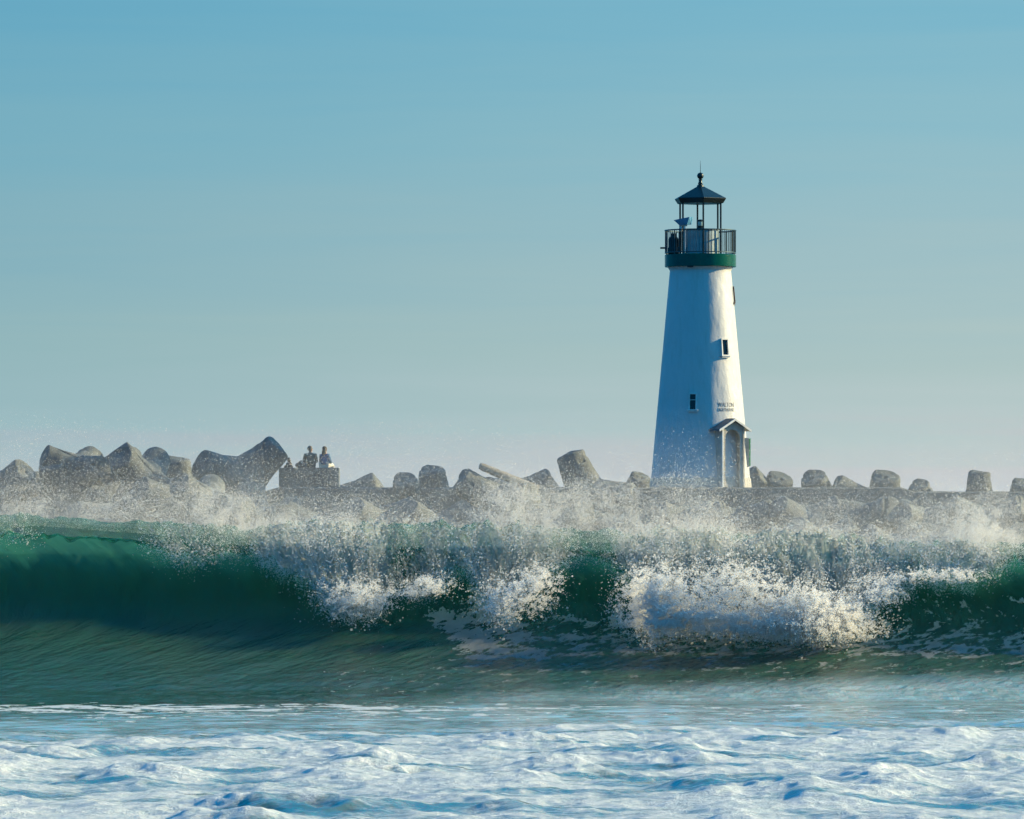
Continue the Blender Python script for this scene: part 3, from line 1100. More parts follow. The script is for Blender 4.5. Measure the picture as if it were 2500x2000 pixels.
def water_mat(name, wave):
    m, t, b = new_mat(name)
    co = t.node('ShaderNodeAttribute', attribute_name='flow').outputs['Vector']
    foam = t.node('ShaderNodeAttribute', attribute_name='foam').outputs['Fac']
    wet = t.node('ShaderNodeAttribute', attribute_name='patch').outputs['Fac']
    if wave:
        # foam rafts drawn out along the water's flow up the face
        n1 = t.noise(t.vmul(co, (1.0, 0.75, 1)), 3.2, 5, 0.62, 0.35)
        n2 = t.noise(t.vmul(co, (1.0, 0.6, 1)), 12, 4, 0.6, 0.3)
        nn = t.math('ADD', t.math('MULTIPLY', n1, 0.62), t.math('MULTIPLY', n2, 0.38))
        raft = t.mapr(t.math('ADD', nn, t.math('MULTIPLY', wet, 0.44)), 0.75, 0.764)
        n3 = t.noise(t.vmul(co, (1.0, 0.28, 1)), 7, 6, 0.68, 0.3)
        n4 = t.noise(t.vmul(co, (1.0, 0.35, 1)), 30, 4, 0.65, 0.2)
        nf = t.math('ADD', t.math('MULTIPLY', n3, 0.6), t.math('MULTIPLY', n4, 0.4))
        lipf = t.mapr(t.math('ADD', nf, t.math('MULTIPLY', foam, 0.55)), 0.68, 0.92)
        mask = t.math('MAXIMUM', raft, lipf)
    else:
        n1 = t.noise(t.vmul(co, (0.6, 1.0, 1)), 1.4, 6, 0.62, 0.5)
        n2 = t.noise(t.vmul(co, (0.7, 1.0, 1)), 9, 5, 0.65, 0.4)
        nn = t.math('ADD', t.math('MULTIPLY', n1, 0.62), t.math('MULTIPLY', n2, 0.38))
        body = t.mapr(t.math('ADD', nn, t.math('MULTIPLY', foam, 0.50)), 0.57, 0.83)
        n5 = t.noise(t.vmul(co, (0.9, 0.8, 1)), 1.5, 6, 0.65, 0.3)
        raft = t.mapr(t.math('ADD', n5, t.math('MULTIPLY', wet, 0.30)), 0.66, 0.70)
        mask = t.math('MAXIMUM', body, raft)
    # water
    b.inputs['Base Color'].default_value = (0.024, 0.068, 0.046, 1)
    b.inputs['Roughness'].default_value = 0.06
    b.inputs['IOR'].default_value = 1.333
    b.inputs['Subsurface Weight'].default_value = 1.0
    b.inputs['Subsurface Radius'].default_value = (0.05, 0.9, 0.75)
    b.inputs['Subsurface Scale'].default_value = 0.55
    if wave:
        rip = t.math('ADD', t.math('MULTIPLY', t.noise(t.vmul(co, (1.0, 0.30, 1)), 6, 5, 0.6, 0.4), 1.0), t.math('MULTIPLY', t.noise(t.vmul(co, (1.0, 0.5, 1)), 34, 3, 0.5), 0.16))
        rip = t.math('ADD', rip, t.math('MULTIPLY', t.noise(t.vmul(co, (1.0, 0.45, 1)), 1.7, 3, 0.5, 0.5), 1.6))
        t.put(b.inputs['Normal'], t.bump(rip, 0.045))
    else:
        rip = t.math('ADD', t.noise(t.vmul(co, (0.45, 1.0, 1)), 5, 5, 0.6, 0.3), t.math('MULTIPLY', t.noise(t.vmul(co, (0.5, 1.0, 1)), 26, 3, 0.5), 0.18))
        t.put(b.inputs['Normal'], t.bump(rip, 0.010))
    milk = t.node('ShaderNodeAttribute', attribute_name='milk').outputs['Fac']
    t.put(b.inputs['Base Color'], t.mix(milk, (0.024, 0.068, 0.046, 1), (0.40, 0.54, 0.56, 1)))  # pale tone: bubbly water plus sky reflection painted into the base colour
    # foam
    fb = t.node('ShaderNodeBsdfPrincipled')
    fn = t.noise(co, 40, 4, 0.7)
    fl = t.noise(t.vmul(co, (0.8, 1.0, 1)), 6, 5, 0.6)
    t.put(fb.inputs['Base Color'], t.mix(t.mapr(fl, 0.35, 0.65), (0.52, 0.60, 0.61, 1), (0.78, 0.80, 0.80, 1)))
    fb.inputs['Roughness'].default_value = 0.55
    fb.inputs['Subsurface Weight'].default_value = 0.0
    hgt = t.math('ADD', t.math('MULTIPLY', fn, 0.35), t.math('ADD', fl, t.math('MULTIPLY', mask, 0.4)))
    if wave:
        hgt = t.math('ADD', hgt, t.math('MULTIPLY', nf, 2.0))
    t.put(fb.inputs['Normal'], t.bump(hgt, 0.10 if wave else 0.06))
    ms = t.node('ShaderNodeMixShader')
    t.put(ms.inputs[0], mask)
    if wave:
        # thin water in the crest and lip lets the light through
        thin = t.node('ShaderNodeAttribute', attribute_name='thin').outputs['Fac']
        tpb = t.node('ShaderNodeBsdfTransparent')
        lipa = t.node('ShaderNodeAttribute', attribute_name='lip').outputs['Fac']
        t.put(tpb.inputs['Color'], t.mix(lipa, (0.45, 0.95, 0.80, 1), (0.88, 0.98, 0.93, 1)))
        mtt = t.node('ShaderNodeMixShader')
        t.put(mtt.inputs[0], thin)
        t.put(mtt.inputs[1], b.outputs[0])
        ttl = t.node('ShaderNodeBsdfTranslucent')
        ttl.inputs['Color'].default_value = (0.08, 0.36, 0.29, 1)
        mt3 = t.node('ShaderNodeMixShader')
        t.put(mt3.inputs[0], t.math('SUBTRACT', 0.62, t.math('MULTIPLY', lipa, 0.42)))
        t.put(mt3.inputs[1], tpb.outputs[0])
        t.put(mt3.inputs[2], ttl.outputs[0])
        t.put(mtt.inputs[2], mt3.outputs[0])
        t.put(ms.inputs[1], mtt.outputs[0])
    else:
        t.put(ms.inputs[1], b.outputs[0])
    tb = t.node('ShaderNodeBsdfTranslucent')
    tb.inputs['Color'].default_value = (0.85, 0.87, 0.84, 1)
    mf = t.node('ShaderNodeMixShader')
    mf.inputs[0].default_value = 0.6 if wave else 0.12
    t.put(mf.inputs[1], fb.outputs[0])
    t.put(mf.inputs[2], tb.outputs[0])
    if wave:
        tp2 = t.node('ShaderNodeBsdfTransparent')
        mf2 = t.node('ShaderNodeMixShader')
        t.put(mf2.inputs[0], t.math('MULTIPLY', lipa, 0.35))
        t.put(mf2.inputs[1], mf.outputs[0])
        t.put(mf2.inputs[2], tp2.outputs[0])
        t.put(ms.inputs[2], mf2.outputs[0])
    else:
        t.put(ms.inputs[2], mf.outputs[0])
    out = t.n['Material Output']
    t.put(out.inputs['Surface'], ms.outputs[0])
    return m


m_wave = water_mat('wave_water', True)
m_water = water_mat('shallow_water_and_foam', False)

# --- wave shape controls along the crest, in picture columns
def ctrl(pts):
    a = np.array(pts, float)
    return lambda px: np.interp(px, a[:, 0], a[:, 1])


crest_y = ctrl([(-900, 1300), (-300, 1272), (0, 1266), (100, 1262), (250, 1274), (400, 1284), (600, 1290), (900, 1288), (1100, 1287), (1250, 1290), (1400, 1300),
                (1600, 1306), (1800, 1310), (2000, 1318), (2200, 1326), (2400, 1334), (2500, 1332), (2900, 1330), (3400, 1360)])
lip_y = ctrl([(-900, 1330), (-200, 1300), (0, 1306), (150, 1312), (300, 1322), (420, 1346), (500, 1356), (580, 1345), (640, 1358), (700, 1382), (780, 1412),
              (820, 1462), (880, 1470), (930, 1455), (960, 1434), (1010, 1436), (1050, 1424), (1100, 1386), (1140, 1384), (1170, 1420), (1210, 1470), (1240, 1480),
              (1290, 1430), (1340, 1388), (1390, 1362), (1440, 1360), (1500, 1378), (1550, 1410), (1575, 1500), (1640, 1512), (1750, 1520), (1900, 1535), (2010, 1540),
              (2070, 1490), (2150, 1445), (2200, 1412), (2260, 1396), (2310, 1405), (2400, 1392), (2450, 1368), (2520, 1362), (2700, 1380), (3000, 1480), (3400, 1400)])
throw_ = ctrl([(-900, .3), (0, .32), (300, .4), (500, .55), (640, .5), (780, .9), (880, 1.25), (960, 1.1), (1050, 1.0), (1120, .7), (1220, 1.2), (1340, .8), (1420, .65),
               (1540, 1.0), (1600, 1.7), (2000, 1.9), (2100, 1.4), (2200, .95), (2400, .8), (2500, .6), (3000, 1.3), (3400, .5)])
milk_sheen_line = ctrl([(-900, 1740), (0, 1735), (900, 1712), (1250, 1688), (2000, 1652), (2500, 1640), (3400, 1640)])  # rows where the painted sky sheen on the bubbly water begins
foamy = ctrl([(-900, .1), (0, .22), (60, .25), (160, .12), (300, .1), (430, .40), (540, .35), (600, .25), (660, .6), (740, .85), (820, 1.0), (920, .95), (950, .45), (1000, .35), (1060, .55), (1130, .5), (1200, .7), (1290, .7),
              (1340, .5), (1400, .3), (1460, .2), (1530, .45), (1580, .80), (1700, .85), (2000, .85), (2100, .85), (2180, .75), (2240, .45), (2330, .65), (2400, .7), (2450, .45), (2500, .25), (2700, .4), (3000, .8), (3400, .4)])
Y0 = 102.0


def wave_profile(x):
    """control points (y, z) for each x; returns arrays [n, nx]"""
    px = 1250 + x * F / 101.5
    yoff = Y0 + 0.5 * np.sin(x * 0.23 + 1.0) + 0.25 * fbm(x * 0.3, x * 0 + 3, 2, 3)
    zc = WZ(crest_y(px), yoff)
    th = throw_(px)
    fo = foamy(px)
    jag = 0.10 * fbm(x * 3.1, x * 0, 3, 21) + 0.20 * fo * fbm(x * 7, x * 0, 3, 31)
    zl = WZ(lip_y(px), yoff - th) + jag
    zl = np.minimum(zl, zc - 0.08)
    one = np.ones_like(x)
    h = zc / 2.6
    thick = 0.16
    drop = zc - zl
    k = 0.9 * one
    P = [
        (yoff - 9.0, 0.0 * one),
        (yoff - 7.6, 0.02 * one),
        (yoff - 6.2, 0.09 * one),
        (yoff - 4.5, 0.28 * h),
        (yoff - 2.9, 0.56 * h),
        (yoff - 1.55, 0.92 * h),
        (yoff - 0.72, 1.32 * h),
        (yoff - 0.25, 1.72 * h),
        (yoff - 0.12, 2.04 * h),
        (yoff - 0.25, zc - 0.30),
        # underside of the lip out to its edge
        (yoff - 0.2 - th * 0.45, zc - 0.22 - drop * 0.16),
        (yoff - 0.15 - th * 0.75, zc - 0.14 - drop * 0.50),
        (yoff - 0.12 - th * 0.96, zl + 0.03),
        (yoff - 0.14 - th * 1.0, zl),
        (yoff - 0.17 - th * 0.98, zl + 0.04),
        # outer side back up to the crest
        (yoff - 0.20 - th * 0.80, zc - 0.02 - drop * 0.50),
        (yoff - 0.18 - th * 0.50, zc - 0.01 - drop * 0.17),
        (yoff + 0.02 - th * 0.12, zc - 0.00),
        (yoff + 0.5, zc + 0.01),
        (yoff + 1.3, zc - 0.12),
        (yoff + 2.6, zc * 0.74),
        (yoff + 4.5, zc * 0.38),
        (yoff + 7.0, zc * 0.12),
        (yoff + 10.0, 0.03 * one),
        (yoff + 13.0, 0.0 * one),
    ]
    return px, yoff, zc, th, fo, np.array([p[0] for p in P]), np.array([p[1] for p in P])


def catmull(P, tt):
    n = P.shape[0]
    i = np.clip(np.floor(tt).astype(int), 0, n - 2)
    f = (tt - i)[:, None]
    g = lambda k: P[np.clip(i + k, 0, n - 1)]
    p0, p1, p2, p3 = g(-1), g(0), g(1), g(2)
    return 0.5 * ((2 * p1) + (-p0 + p2) * f + (2 * p0 - 5 * p1 + 4 * p2 - p3) * f ** 2 + (-p0 + 3 * p1 - 3 * p2 + p3) * f ** 3)


wx = np.concatenate([np.arange(-26, -10.5, 0.10), np.arange(-10.5, 10.5, 0.026), np.arange(10.5, 26.01, 0.10)])
# sampling density along the profile
spans = [14, 14, 18, 30, 34, 34, 28, 26, 22, 18, 14, 16, 12, 6, 12, 26, 24, 20, 16, 16, 14, 10, 8, 6]
tt = np.concatenate([i + np.arange(n) / n for i, n in enumerate(spans)] + [[24.0 - 1e-6]])
px_, yoff_, zc_a, th_a, fo_a, PY, PZ = wave_profile(wx)
WYg = catmull(PY, tt)
WZg = catmull(PZ, tt)
WXg = np.broadcast_to(wx, WYg.shape).copy()
T = tt[:, None] * np.ones_like(wx)[None, :]
# arc length
ds = np.sqrt(np.diff(WYg, axis=0) ** 2 + np.diff(WZg, axis=0) ** 2)
arc = np.vstack([np.zeros((1, len(wx))), np.cumsum(ds, 0)])
arc_front = arc - 0
# the water drawn up the face leans: shift pattern sideways with height
U = WXg - 0.55 * np.clip(arc - 3, 0, 5) * np.exp(-((T - 6) / 6) ** 2)
PXg = px_[None, :] * np.ones_like(T)
# normals
dYs, dZs = np.gradient(WYg, axis=0), np.gradient(WZg, axis=0)
ln = np.sqrt(dYs ** 2 + dZs ** 2) + 1e-9
NY, NZ = -dZs / ln, dYs / ln            # outward on the front face: towards the camera and up
lipmask = sstep(11.6, 13.0, T) * (1 - sstep(18.0, 20.0, T))
foam_w = fo_a[None, :] * lipmask
# height along the outer lip: more foam near the edge
outer = sstep(13.0, 14.2, T) * (1 - sstep(16.0, 18.2, T))
foam_attr = np.clip(fo_a[None, :] * (0.50 * lipmask + 0.62 * outer) + 0.08 * outer, 0, 1.0)
# displacement
amp = 0.018 * sstep(3, 6, T) + 0.02
D = amp * fbm(U * 1.2, arc * 0.5, 4, 41)
D += 0.10 * sstep(2.5, 5, T) * (1 - sstep(9, 11, T)) * fbm(U * .45, arc * .30, 3, 47)
D += foam_w * (0.17 * (billow(U * 2.2, arc * 0.45, 4, 61, .55) - 1.0) + 0.05 * fbm(U * 9, arc * 5, 3, 65))
D += 0.055 * (sstep(13, 14, T) * (1 - sstep(20, 23, T))) * fbm(U * 2.2, arc * 0.8, 4, 71)
D += 0.026 * (1 - sstep(2.8, 4.6, T)) * fbm(U * 1.1, arc * 2.2, 4, 77)
edge = sstep(0, 0.5, T) * (1 - sstep(21.5, 24, T))
D *= edge
WYg2 = WYg + NY * D
WZg2 = WZg + NZ * D
# foam rafts on the face
def bell(px, a, b, s=60.0):
    return sstep(a - s, a + s, px) * (1 - sstep(b - s, b + s, px))


pyg = HOR - (WZg - EYE) / WYg * F
front = (1 - sstep(9.5, 10.5, T))
patch = np.zeros_like(T)
patch = np.maximum(patch, 0.68 * bell(PXg + (pyg - 1560) * -0.9, 1080, 1330, 60) * bell(pyg, 1475, 1620, 22))
patch = np.maximum(patch, 0.55 * bell(PXg, 1060, 1250, 40) * bell(pyg, 1410, 1500, 25))
patch = np.maximum(patch, 0.52 * bell(PXg, 1280, 1800, 80) * bell(pyg, 1490, 1600, 25))
patch = np.maximum(patch, 0.56 * bell(PXg, 1300, 2560, 80) * bell(pyg, 1528, 1612, 18))
patch = np.maximum(patch, 0.42 * bell(PXg, 2060, 2560, 60) * bell(pyg, 1440, 1610, 30))
patch = np.maximum(patch, 0.42 * bell(PXg, 1000, 2600, 120) * bell(pyg, 1590, 1655, 18))
patch = np.maximum(patch, 0.25 * bell(PXg, 780, 1060, 50) * bell(pyg, 1560, 1640, 20))
patch = np.maximum(patch, 0.35 * bell(PXg, 2600, 4000, 80) * bell(pyg, 1450, 1650, 20))
patch = np.maximum(patch, 0.36 * bell(PXg, 760, 2700, 120) * bell(pyg, 1625, 1700, 15))
patch = patch * front
lipband = sstep(10.8, 12.2, T) * (1 - sstep(20.6, 22.0, T))
flow = np.stack([U, arc, np.zeros_like(U)], -1)
wave = grid_mesh('wave', WXg, WYg2, WZg2, m_wave, {'foam': foam_attr, 'patch': patch, 'thin': np.maximum(0.66 * sstep(0.8, 2.3, WZg2), 0.85 * lipband), 'lip': lipband, 'milk': sstep(-15, 45, pyg - milk_sheen_line(PXg)) * front}, flow)
tag(wave, kind='structure')

# --- foreground water with the thick foam, joined to the foot of the wave
yfront0 = PY[0]
sx = np.concatenate([np.arange(-26, -7.5, 0.15), np.arange(-7.5, 10.0, 0.03)])
sx = wx
nrow = 640
ys = np.concatenate([np.linspace(30, 52, 60, endpoint=False), np.linspace(52, 93.0, nrow)])
# keep the last row on the wave's first row
SY = np.empty((len(ys), len(wx)))
for j in range(len(ys)):
    f = (ys[j] - 30) / (93.0 - 30)
    SY[j] = ys[j] * (1 - sstep(.9, 1, f)) + sstep(.9, 1, f) * (30 + (yfront0 - 30) * f)
SY[-1] = WYg2[0]
SXg = np.broadcast_to(wx, SY.shape).copy()
pys = HOR + EYE / SY * F
pxs = 1250 + SXg / SY * F
# edge of the foam field, in depth: further right the foam reaches further out
edge_y = 81.5 + 0.45 * SXg + 1.6 * fbm(SXg * .35, SY * .12, 3, 81) + .8 * fbm(SXg * 1.2, SY * .5, 3, 83)
inside = sstep(2.2, -1.2, SY - edge_y)
inside = 1 - sstep(-5.5, 3.0, SY - edge_y + 2.2 * fbm(SXg * .5, SY * .3, 3, 85))
big = fbm(SXg * .33, SY * .20, 3, 91)
puff = billow(SXg * .55, SY * .42, 4, 95, .48) - 1.25
puff2 = billow(SXg * 1.5, SY * 0.9, 4, 99, .5) - 1.1
mound = sstep(-.15, .5, fbm(SXg * .45 + 7, SY * .22, 3, 103))
H = inside * (0.11 * big + 0.088 * puff * (0.30 + mound) + 0.024 * puff2 + 0.09 * mound)
H += (1 - inside) * (0.016 * fbm(SXg * .5, SY * .8, 3, 107) + 0.020 * fbm(SXg * 1.1, SY * 2.2, 3, 108)) + 0.007 * fbm(SXg * 2, SY * 2.6, 3, 109)
H *= 1 - sstep(92.0, 93, SY)
foam_s = inside * np.clip(0.68 + 0.55 * puff * .5 + 0.45 * big + .15 * fbm(SXg * .5, SY * .5, 3, 113), 0, 1)
holes = sstep(.08, .38, fbm(SXg * .30 + 3, SY * .55, 4, 121))
foam_s = foam_s * (1 - .62 * holes)
patch_s = 0.36 * np.exp(-((SY - (89.8 + 1.6 * fbm(SXg * .25, SY * .1, 3, 131))) / 2.4) ** 2) * (1 - sstep(-2.5, 2.0, SXg)) + 0.28 * bell(SY, 83, 92, 1.5)
patch_s = np.clip(patch_s, 0, 1) * (1 - inside)
SZ = H.copy()
SZ[-1] = WZg2[0]
flow = np.stack([SXg, SY, np.zeros_like(SY)], -1)
milk_sheen_s = sstep(92.5, 88.0, SY) if False else (1 - sstep(85.5 + .25 * SXg, 92.5 + .35 * np.clip(SXg, -4, 8), SY + 1.5 * fbm(SXg * .3, SY * .35, 4, 141)))
milk_sheen_s = sstep(-15, 45, pys - milk_sheen_line(pxs))
milk_sheen_s = np.clip(milk_sheen_s * (0.85 + 0.5 * fbm(SXg * .4, SY * .9, 4, 145)), 0, 1)
milk_sheen_s = milk_sheen_s * (1 - .8 * inside)
wat = grid_mesh('water', SXg, SY, SZ, m_water, {'foam': foam_s, 'patch': patch_s, 'milk': milk_sheen_s}, flow)
tag(wat, kind='structure')

# --- open sea behind, around and under everything to the horizon
seam = simple('open_sea', (0.01, 0.06, 0.06), 0.15, 0, 0.05, 2)
bm = bmesh.new()
vs = [bm.verts.new(p) for p in ((-9000, -60, -.08), (9000, -60, -.08), (9000, 16000, -.08), (-9000, 16000, -.08))]
bm.faces.new(vs)
o = from_bm('sea', bm, seam)
tag(o, kind='structure')

# ------------------------------------------------------------------ spray: many thousand drops
m_drop, t, b = new_mat('spray_drops')
for n_x in list(t.n):
    if n_x.type == 'BSDF_PRINCIPLED':
        t.n.remove(n_x)
df = t.node('ShaderNodeBsdfDiffuse')
df.inputs['Color'].default_value = (0.97, 0.97, 0.96, 1)
tl = t.node('ShaderNodeBsdfTranslucent')
tl.inputs['Color'].default_value = (0.97, 0.97, 0.96, 1)
ms = t.node('ShaderNodeMixShader')
ms.inputs[0].default_value = 0.68
t.put(ms.inputs[1], df.outputs[0])
t.put(ms.inputs[2], tl.outputs[0])
tp_ = t.node('ShaderNodeBsdfTransparent')
mt_ = t.node('ShaderNodeMixShader')
mt_.inputs[0].default_value = 0.62
t.put(mt_.inputs[1], ms.outputs[0])
t.put(mt_.inputs[2], tp_.outputs[0])
t.put(t.n['Material Output'].inputs['Surface'], mt_.outputs[0])

TET = np.array([(1, 1, 1), (1, -1, -1), (-1, 1, -1), (-1, -1, 1)], float) / math.sqrt(3)
TF = np.array([(0, 1, 2), (0, 3, 1), (0, 2, 3), (1, 3, 2)])
OCT = np.array([(1, 0, 0), (-1, 0, 0), (0, 1, 0), (0, -1, 0), (0, 0, 1), (0, 0, -1)], float)
OF = np.array([(0, 2, 4), (2, 1, 4), (1, 3, 4), (3, 0, 4), (2, 0, 5), (1, 2, 5), (3, 1, 5), (0, 3, 5)])


def drops(name, P, r, mat, shape='tet', stretch=None):
    n = len(P)
    base, faces = (TET, TF) if shape == 'tet' else (OCT, OF)
    q = rng.normal(size=(n, 4))
    q /= np.linalg.norm(q, axis=1)[:, None]
    w, x, y, z = q.T
    Rm = np.empty((n, 3, 3))
    Rm[:, 0, 0] = 1 - 2 * (y * y + z * z)
    Rm[:, 0, 1] = 2 * (x * y - z * w)
    Rm[:, 0, 2] = 2 * (x * z + y * w)
    Rm[:, 1, 0] = 2 * (x * y + z * w)
    Rm[:, 1, 1] = 1 - 2 * (x * x + z * z)
    Rm[:, 1, 2] = 2 * (y * z - x * w)
    Rm[:, 2, 0] = 2 * (x * z - y * w)
    Rm[:, 2, 1] = 2 * (y * z + x * w)
    Rm[:, 2, 2] = 1 - 2 * (x * x + y * y)
    V = np.einsum('nij,kj->nki', Rm, base) * r[:, None, None]
    if stretch is not None:
        V = V + stretch[:, None, :] * (V @ (np.array([0.1, -0.2, -1.0])))[:, :, None] / r[:, None, None]
    V = V + P[:, None, :]
    nb = len(base)
    Fi = (faces[None] + (np.arange(n) * nb)[:, None, None]).reshape(-1, 3)
    me = bpy.data.meshes.new(name)
    me.vertices.add(n * nb)
    me.vertices.foreach_set('co', V.astype(np.float32).ravel())
    me.loops.add(Fi.size)
    me.loops.foreach_set('vertex_index', Fi.ravel().astype(np.int32))
    me.polygons.add(len(Fi))
    me.polygons.foreach_set('loop_start', (np.arange(len(Fi)) * 3).astype(np.int32))
    if shape != 'tet':
        me.polygons.foreach_set('use_smooth', np.ones(len(Fi), bool))
    me.update(calc_edges=True)
    return link_mesh(name, me, mat)


def at(px, py, Y):
    return np.stack([WX(px, Y), Y * np.ones_like(px), WZ(py, Y)], -1)


# 1. fine spray blown back over the crest
spray_h = ctrl([(-400, 60), (0, 62), (200, 58), (300, 75), (420, 75), (500, 70), (700, 62), (900, 62), (1100, 70), (1250, 85), (1400, 95), (1500, 80), (1650, 105), (1800, 85), (2000, 72), (2200, 75), (2400, 85), (2600, 70), (3000, 60)])
spray_a = ctrl([(-400, .8), (0, .9), (250, 1.0), (450, 1.1), (600, .9), (750, .5), (950, .45), (1150, .5), (1280, 1.1), (1420, 1.0), (1600, 1.3), (1750, 1.15), (1900, .5), (2150, .45), (2300, 1.1), (2420, 1.2), (2600, .9), (3000, .7)])


def rejection(n, px, py, dens):
    keep = rng.random(n) < dens
    return px[keep], py[keep]


N1 = 1500000
px = rng.uniform(-350, 2850, N1)
hgt = rng.exponential(0.8, N1)
hgt = np.where(hgt > 1.7, 1.7 * rng.random(N1), hgt)
py = crest_y(px) + 22 - hgt * spray_h(px)
d = spray_a(px) / 6.5 * (0.28 + 1.25 * sstep(-.25, .45, fbm(px / 190 + py / 420, py / 110, 5, 201))) * (.75 + .5 * fbm(px / 40, py / 30, 3, 207))
k = (rng.random(N1) < d) & (py > 985)
px, py = px[k], py[k]
Y = Y0 + 0.3 + rng.exponential(1.6, len(px))
P = at(px, py, Y)
r = np.clip(rng.lognormal(math.log(0.0050), 0.42, len(px)), 0.0018, 0.016)
print('spray fine', len(px))
o = drops('spray', P, r, m_drop)
tag(o, kind='stuff')

# an even scatter of single drops carried further on the wind
N2 = 230000
px = rng.uniform(-300, 2800, N2)
py = crest_y(px) + 10 - 290 * rng.beta(1.0, 2.6, N2)
k = (rng.random(N2) < .45 + .6 * fbm(px / 150, py / 90, 3, 231))
px, py = px[k], py[k]
P = at(px, py, Y0 + 0.5 + rng.exponential(2.0, len(px)))
r = np.clip(rng.lognormal(math.log(0.0058), 0.35, len(px)), 0.0025, 0.014)
o = drops('spray', P, r, m_drop)
tag(o, kind='stuff')

# 2. plumes: denser puffs of spray standing over the crest
plumes = [(60, 1240, 60, 22, .5), (190, 1246, 50, 16, .5), (480, 1235, 45, 35, .9), (560, 1262, 50, 35, 1.1), (650, 1300, 70, 28, 1.1), (1245, 1225, 50, 42, 1.0), (1310, 1290, 60, 35, 1.3),
          (1400, 1235, 60, 45, .45), (1640, 1225, 80, 40, .32), (1640, 1310, 90, 34, 1.0), (1560, 1330, 40, 35, 1.0), (1480, 1250, 50, 40, .5), (1750, 1330, 80, 35, .8), (2390, 1262, 55, 42, 1.1), (2430, 1310, 50, 32, 1.5), (2340, 1310, 45, 25, .8),
          (2230, 1335, 50, 20, .8), (1030, 1330, 40, 18, .4), (800, 1320, 90, 26, .7), (2900, 1290, 120, 60, 1)]
pxl, pyl = [], []
for cx_, cy_, sx_, sy_, am in plumes:
    n = int(am * sx_ * sy_ * 8.5)
    a = rng.normal(cx_, sx_, n)
    b_ = rng.normal(cy_, sy_, n)
    keep = rng.random(n) < np.clip(.3 + 1.2 * sstep(-.3, .45, fbm(a / 40, b_ / 36, 4, 301)), 0, 1)
    pxl.append(a[keep])
    pyl.append(b_[keep])
px = np.concatenate(pxl)
py = np.concatenate(pyl)
Y = Y0 - 0.2 + rng.normal(0, 0.45, len(px))
P = at(px, py, Y)
r = np.clip(rng.lognormal(math.log(0.0044), 0.42, len(px)), 0.002, 0.018)
print('plumes', len(px))
o = drops('spray', P, r, m_drop)
tag(o, kind='stuff')

# 3. whitewater torn off the lip
N3 = 1500000
ti = rng.integers(0, len(wx), N3)
tp = rng.uniform(12.4, 17.8, N3)
row = np.searchsorted(tt, tp).clip(0, len(tt) - 1)
bx, by, bz = WXg[row, ti], WYg2[row, ti], WZg2[row, ti]
ny, nz = NY[row, ti], NZ[row, ti]
fo = fo_a[ti]
near_edge = np.exp(-np.abs(tp - 13.8) / 1.1)
u_ = U[row, ti]
a_ = arc[row, ti]
nz_ = fbm(u_ * 3.2, a_ * 0.9, 5, 401, .6)
dens = 1.0 * np.clip(fo * 1.3 - .22, 0, 1) * (0.15 + 0.90 * near_edge) * (.30 + .8 * sstep(-.45, .5, nz_))
vis = (np.abs(bx) < 12.5)
wgt = np.where(np.abs(bx) > 10.5, .8, 1)
keep = (rng.random(N3) < dens) & vis
bx, by, bz, ny, nz, fo, ne = bx[keep], by[keep], bz[keep], ny[keep], nz[keep], fo[keep], near_edge[keep]
n = len(bx)
off = rng.exponential(0.07, n) + 0.12 * np.clip(nz_[keep], 0, 1)
P = np.stack([bx + rng.normal(0, .04, n), by + ny * off - .03 * rng.random(n), bz + nz * off + rng.normal(0, .05, n) - ne * rng.exponential(.10, n) * fo], -1)
r = np.clip(rng.lognormal(math.log(0.0052), 0.48, n), 0.0022, 0.024)
print('lip', n)
o = drops('whitewater', P, r, m_drop, 'oct')
tag(o, kind='stuff')

# 4. splash where the lip lands, ragged clumps hanging under the lip
cl = [(1600, 1470, 40, 40, 1.6), (1640, 1505, 50, 18, 1.3), (1740, 1512, 70, 18, .9), (1900, 1525, 90, 16, 1.4), (2010, 1530, 60, 16, 1.6), (1950, 1490, 60, 30, .9), (2060, 1495, 30, 20, .8), (850, 1460, 40, 24, .35), (905, 1455, 34, 20, .3),
      (1215, 1480, 26, 24, .35), (1270, 1452, 40, 26, .5), (1320, 1415, 25, 22, .4), (1055, 1428, 30, 12, .4), (1010, 1440, 30, 10, .3), (2150, 1440, 30, 18, .5), (2230, 1405, 30, 10, .3), (2330, 1405, 40, 9, .4), (1790, 1450, 60, 40, .5)]
pxl, pyl, szl = [], [], []
for cx_, cy_, sx_, sy_, am in cl:
    n = int(am * sx_ * sy_ * 26)
    a = rng.normal(cx_, sx_, n)
    b_ = rng.normal(cy_, sy_, n)
    v = fbm(a / 22, b_ / 18, 5, 501, .6)
    keep = rng.random(n) < np.clip(.16 + 1.1 * sstep(-.3, .4, v), 0, 1)
    pxl.append(a[keep])
    pyl.append(b_[keep])
px = np.concatenate(pxl)
py = np.concatenate(pyl)
thp = throw_(px)
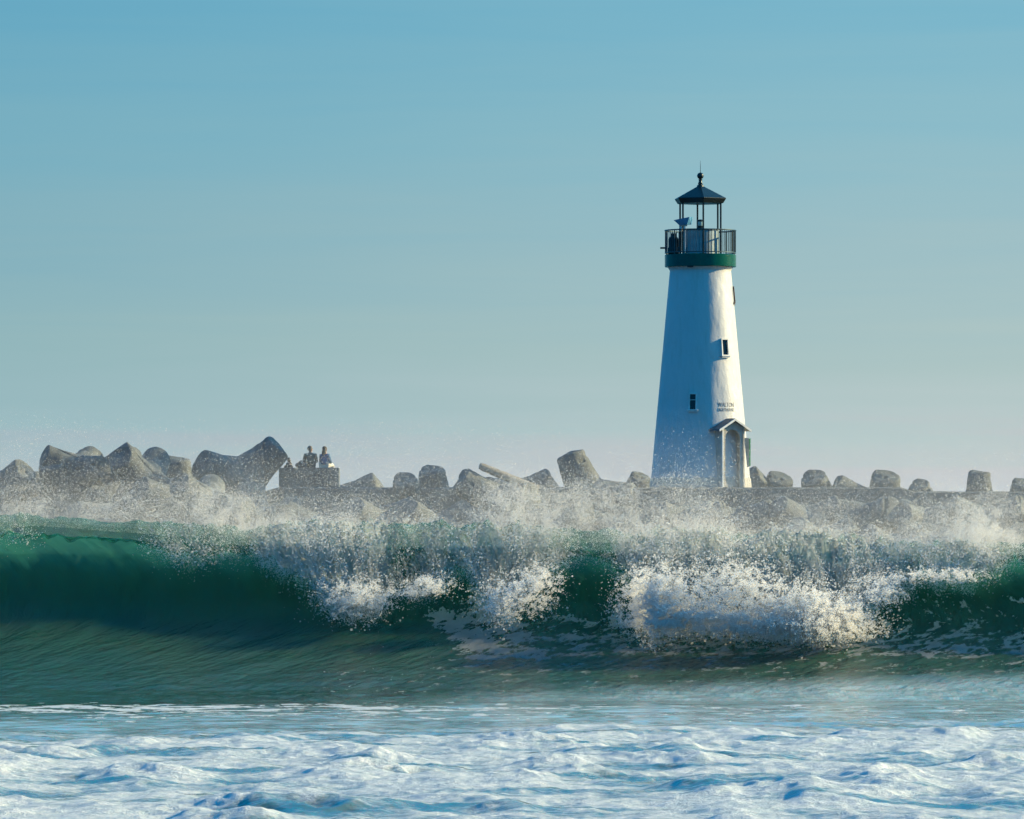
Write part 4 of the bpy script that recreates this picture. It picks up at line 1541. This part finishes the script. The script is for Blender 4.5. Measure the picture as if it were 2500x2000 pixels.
Y = Y0 - 0.55 - thp + rng.normal(0, 0.16, len(px))
P = at(px, py, Y)
r = np.clip(rng.lognormal(math.log(0.0065), 0.5, len(px)), 0.0025, 0.028)
print('splash', len(px))
o = drops('whitewater', P, r, m_drop, 'oct')
tag(o, kind='stuff')

# ------------------------------------------------------------------ mist: the finest spray, hanging behind the crest
m_mist = bpy.data.materials.new('mist')
m_mist.use_nodes = True
t = NT(m_mist.node_tree)
t.n.remove(t.n['Principled BSDF'])
pv = t.node('ShaderNodeVolumePrincipled')
pv.inputs['Color'].default_value = (0.97, 0.98, 0.98, 1)
pv.inputs['Anisotropy'].default_value = 0.35
co = t.node('ShaderNodeTexCoord').outputs['Object']
sp = t.node('ShaderNodeSeparateXYZ')
t.put(sp.inputs[0], co)
nn = t.noise(t.vmul(co, (1, .8, 1.1)), 0.75, 5, 0.62, 0.3)
wv = t.mapr(nn, 0.40, 0.68)
hgtn = t.math('ADD', sp.outputs[2], t.math('MULTIPLY', t.math('SUBTRACT', t.noise(co, 0.5, 3), 0.5), 1.6))
fall = t.mapr(hgtn, 2.7, 4.6, 1.0, 0.0)
dn = t.math('MULTIPLY', t.math('ADD', t.math('MULTIPLY', wv, 0.035), 0.028), fall)
t.put(pv.inputs['Density'], dn)
t.put(t.n['Material Output'].inputs['Volume'], pv.outputs[0])
bm = bmesh.new()
box(bm, (0, Y0 + 3.6, 3.3), (44, 5.6, 2.4))
o = from_bm('mist', bm, m_mist)
tag(o, kind='stuff')

# ------------------------------------------------------------------ render settings
S.view_settings.view_transform = 'Standard'
S.view_settings.look = 'None'
S.view_settings.exposure = 0.82
S.view_settings.gamma = 1
S.cycles.max_bounces = 12
S.cycles.diffuse_bounces = 7
S.cycles.glossy_bounces = 4
S.cycles.transmission_bounces = 4
S.cycles.transparent_max_bounces = 24
S.cycles.volume_bounces = 2
S.cycles.volume_max_steps = 128
S.cycles.use_denoising = True
S.cycles.use_adaptive_sampling = True
S.cycles.adaptive_threshold = 0.03
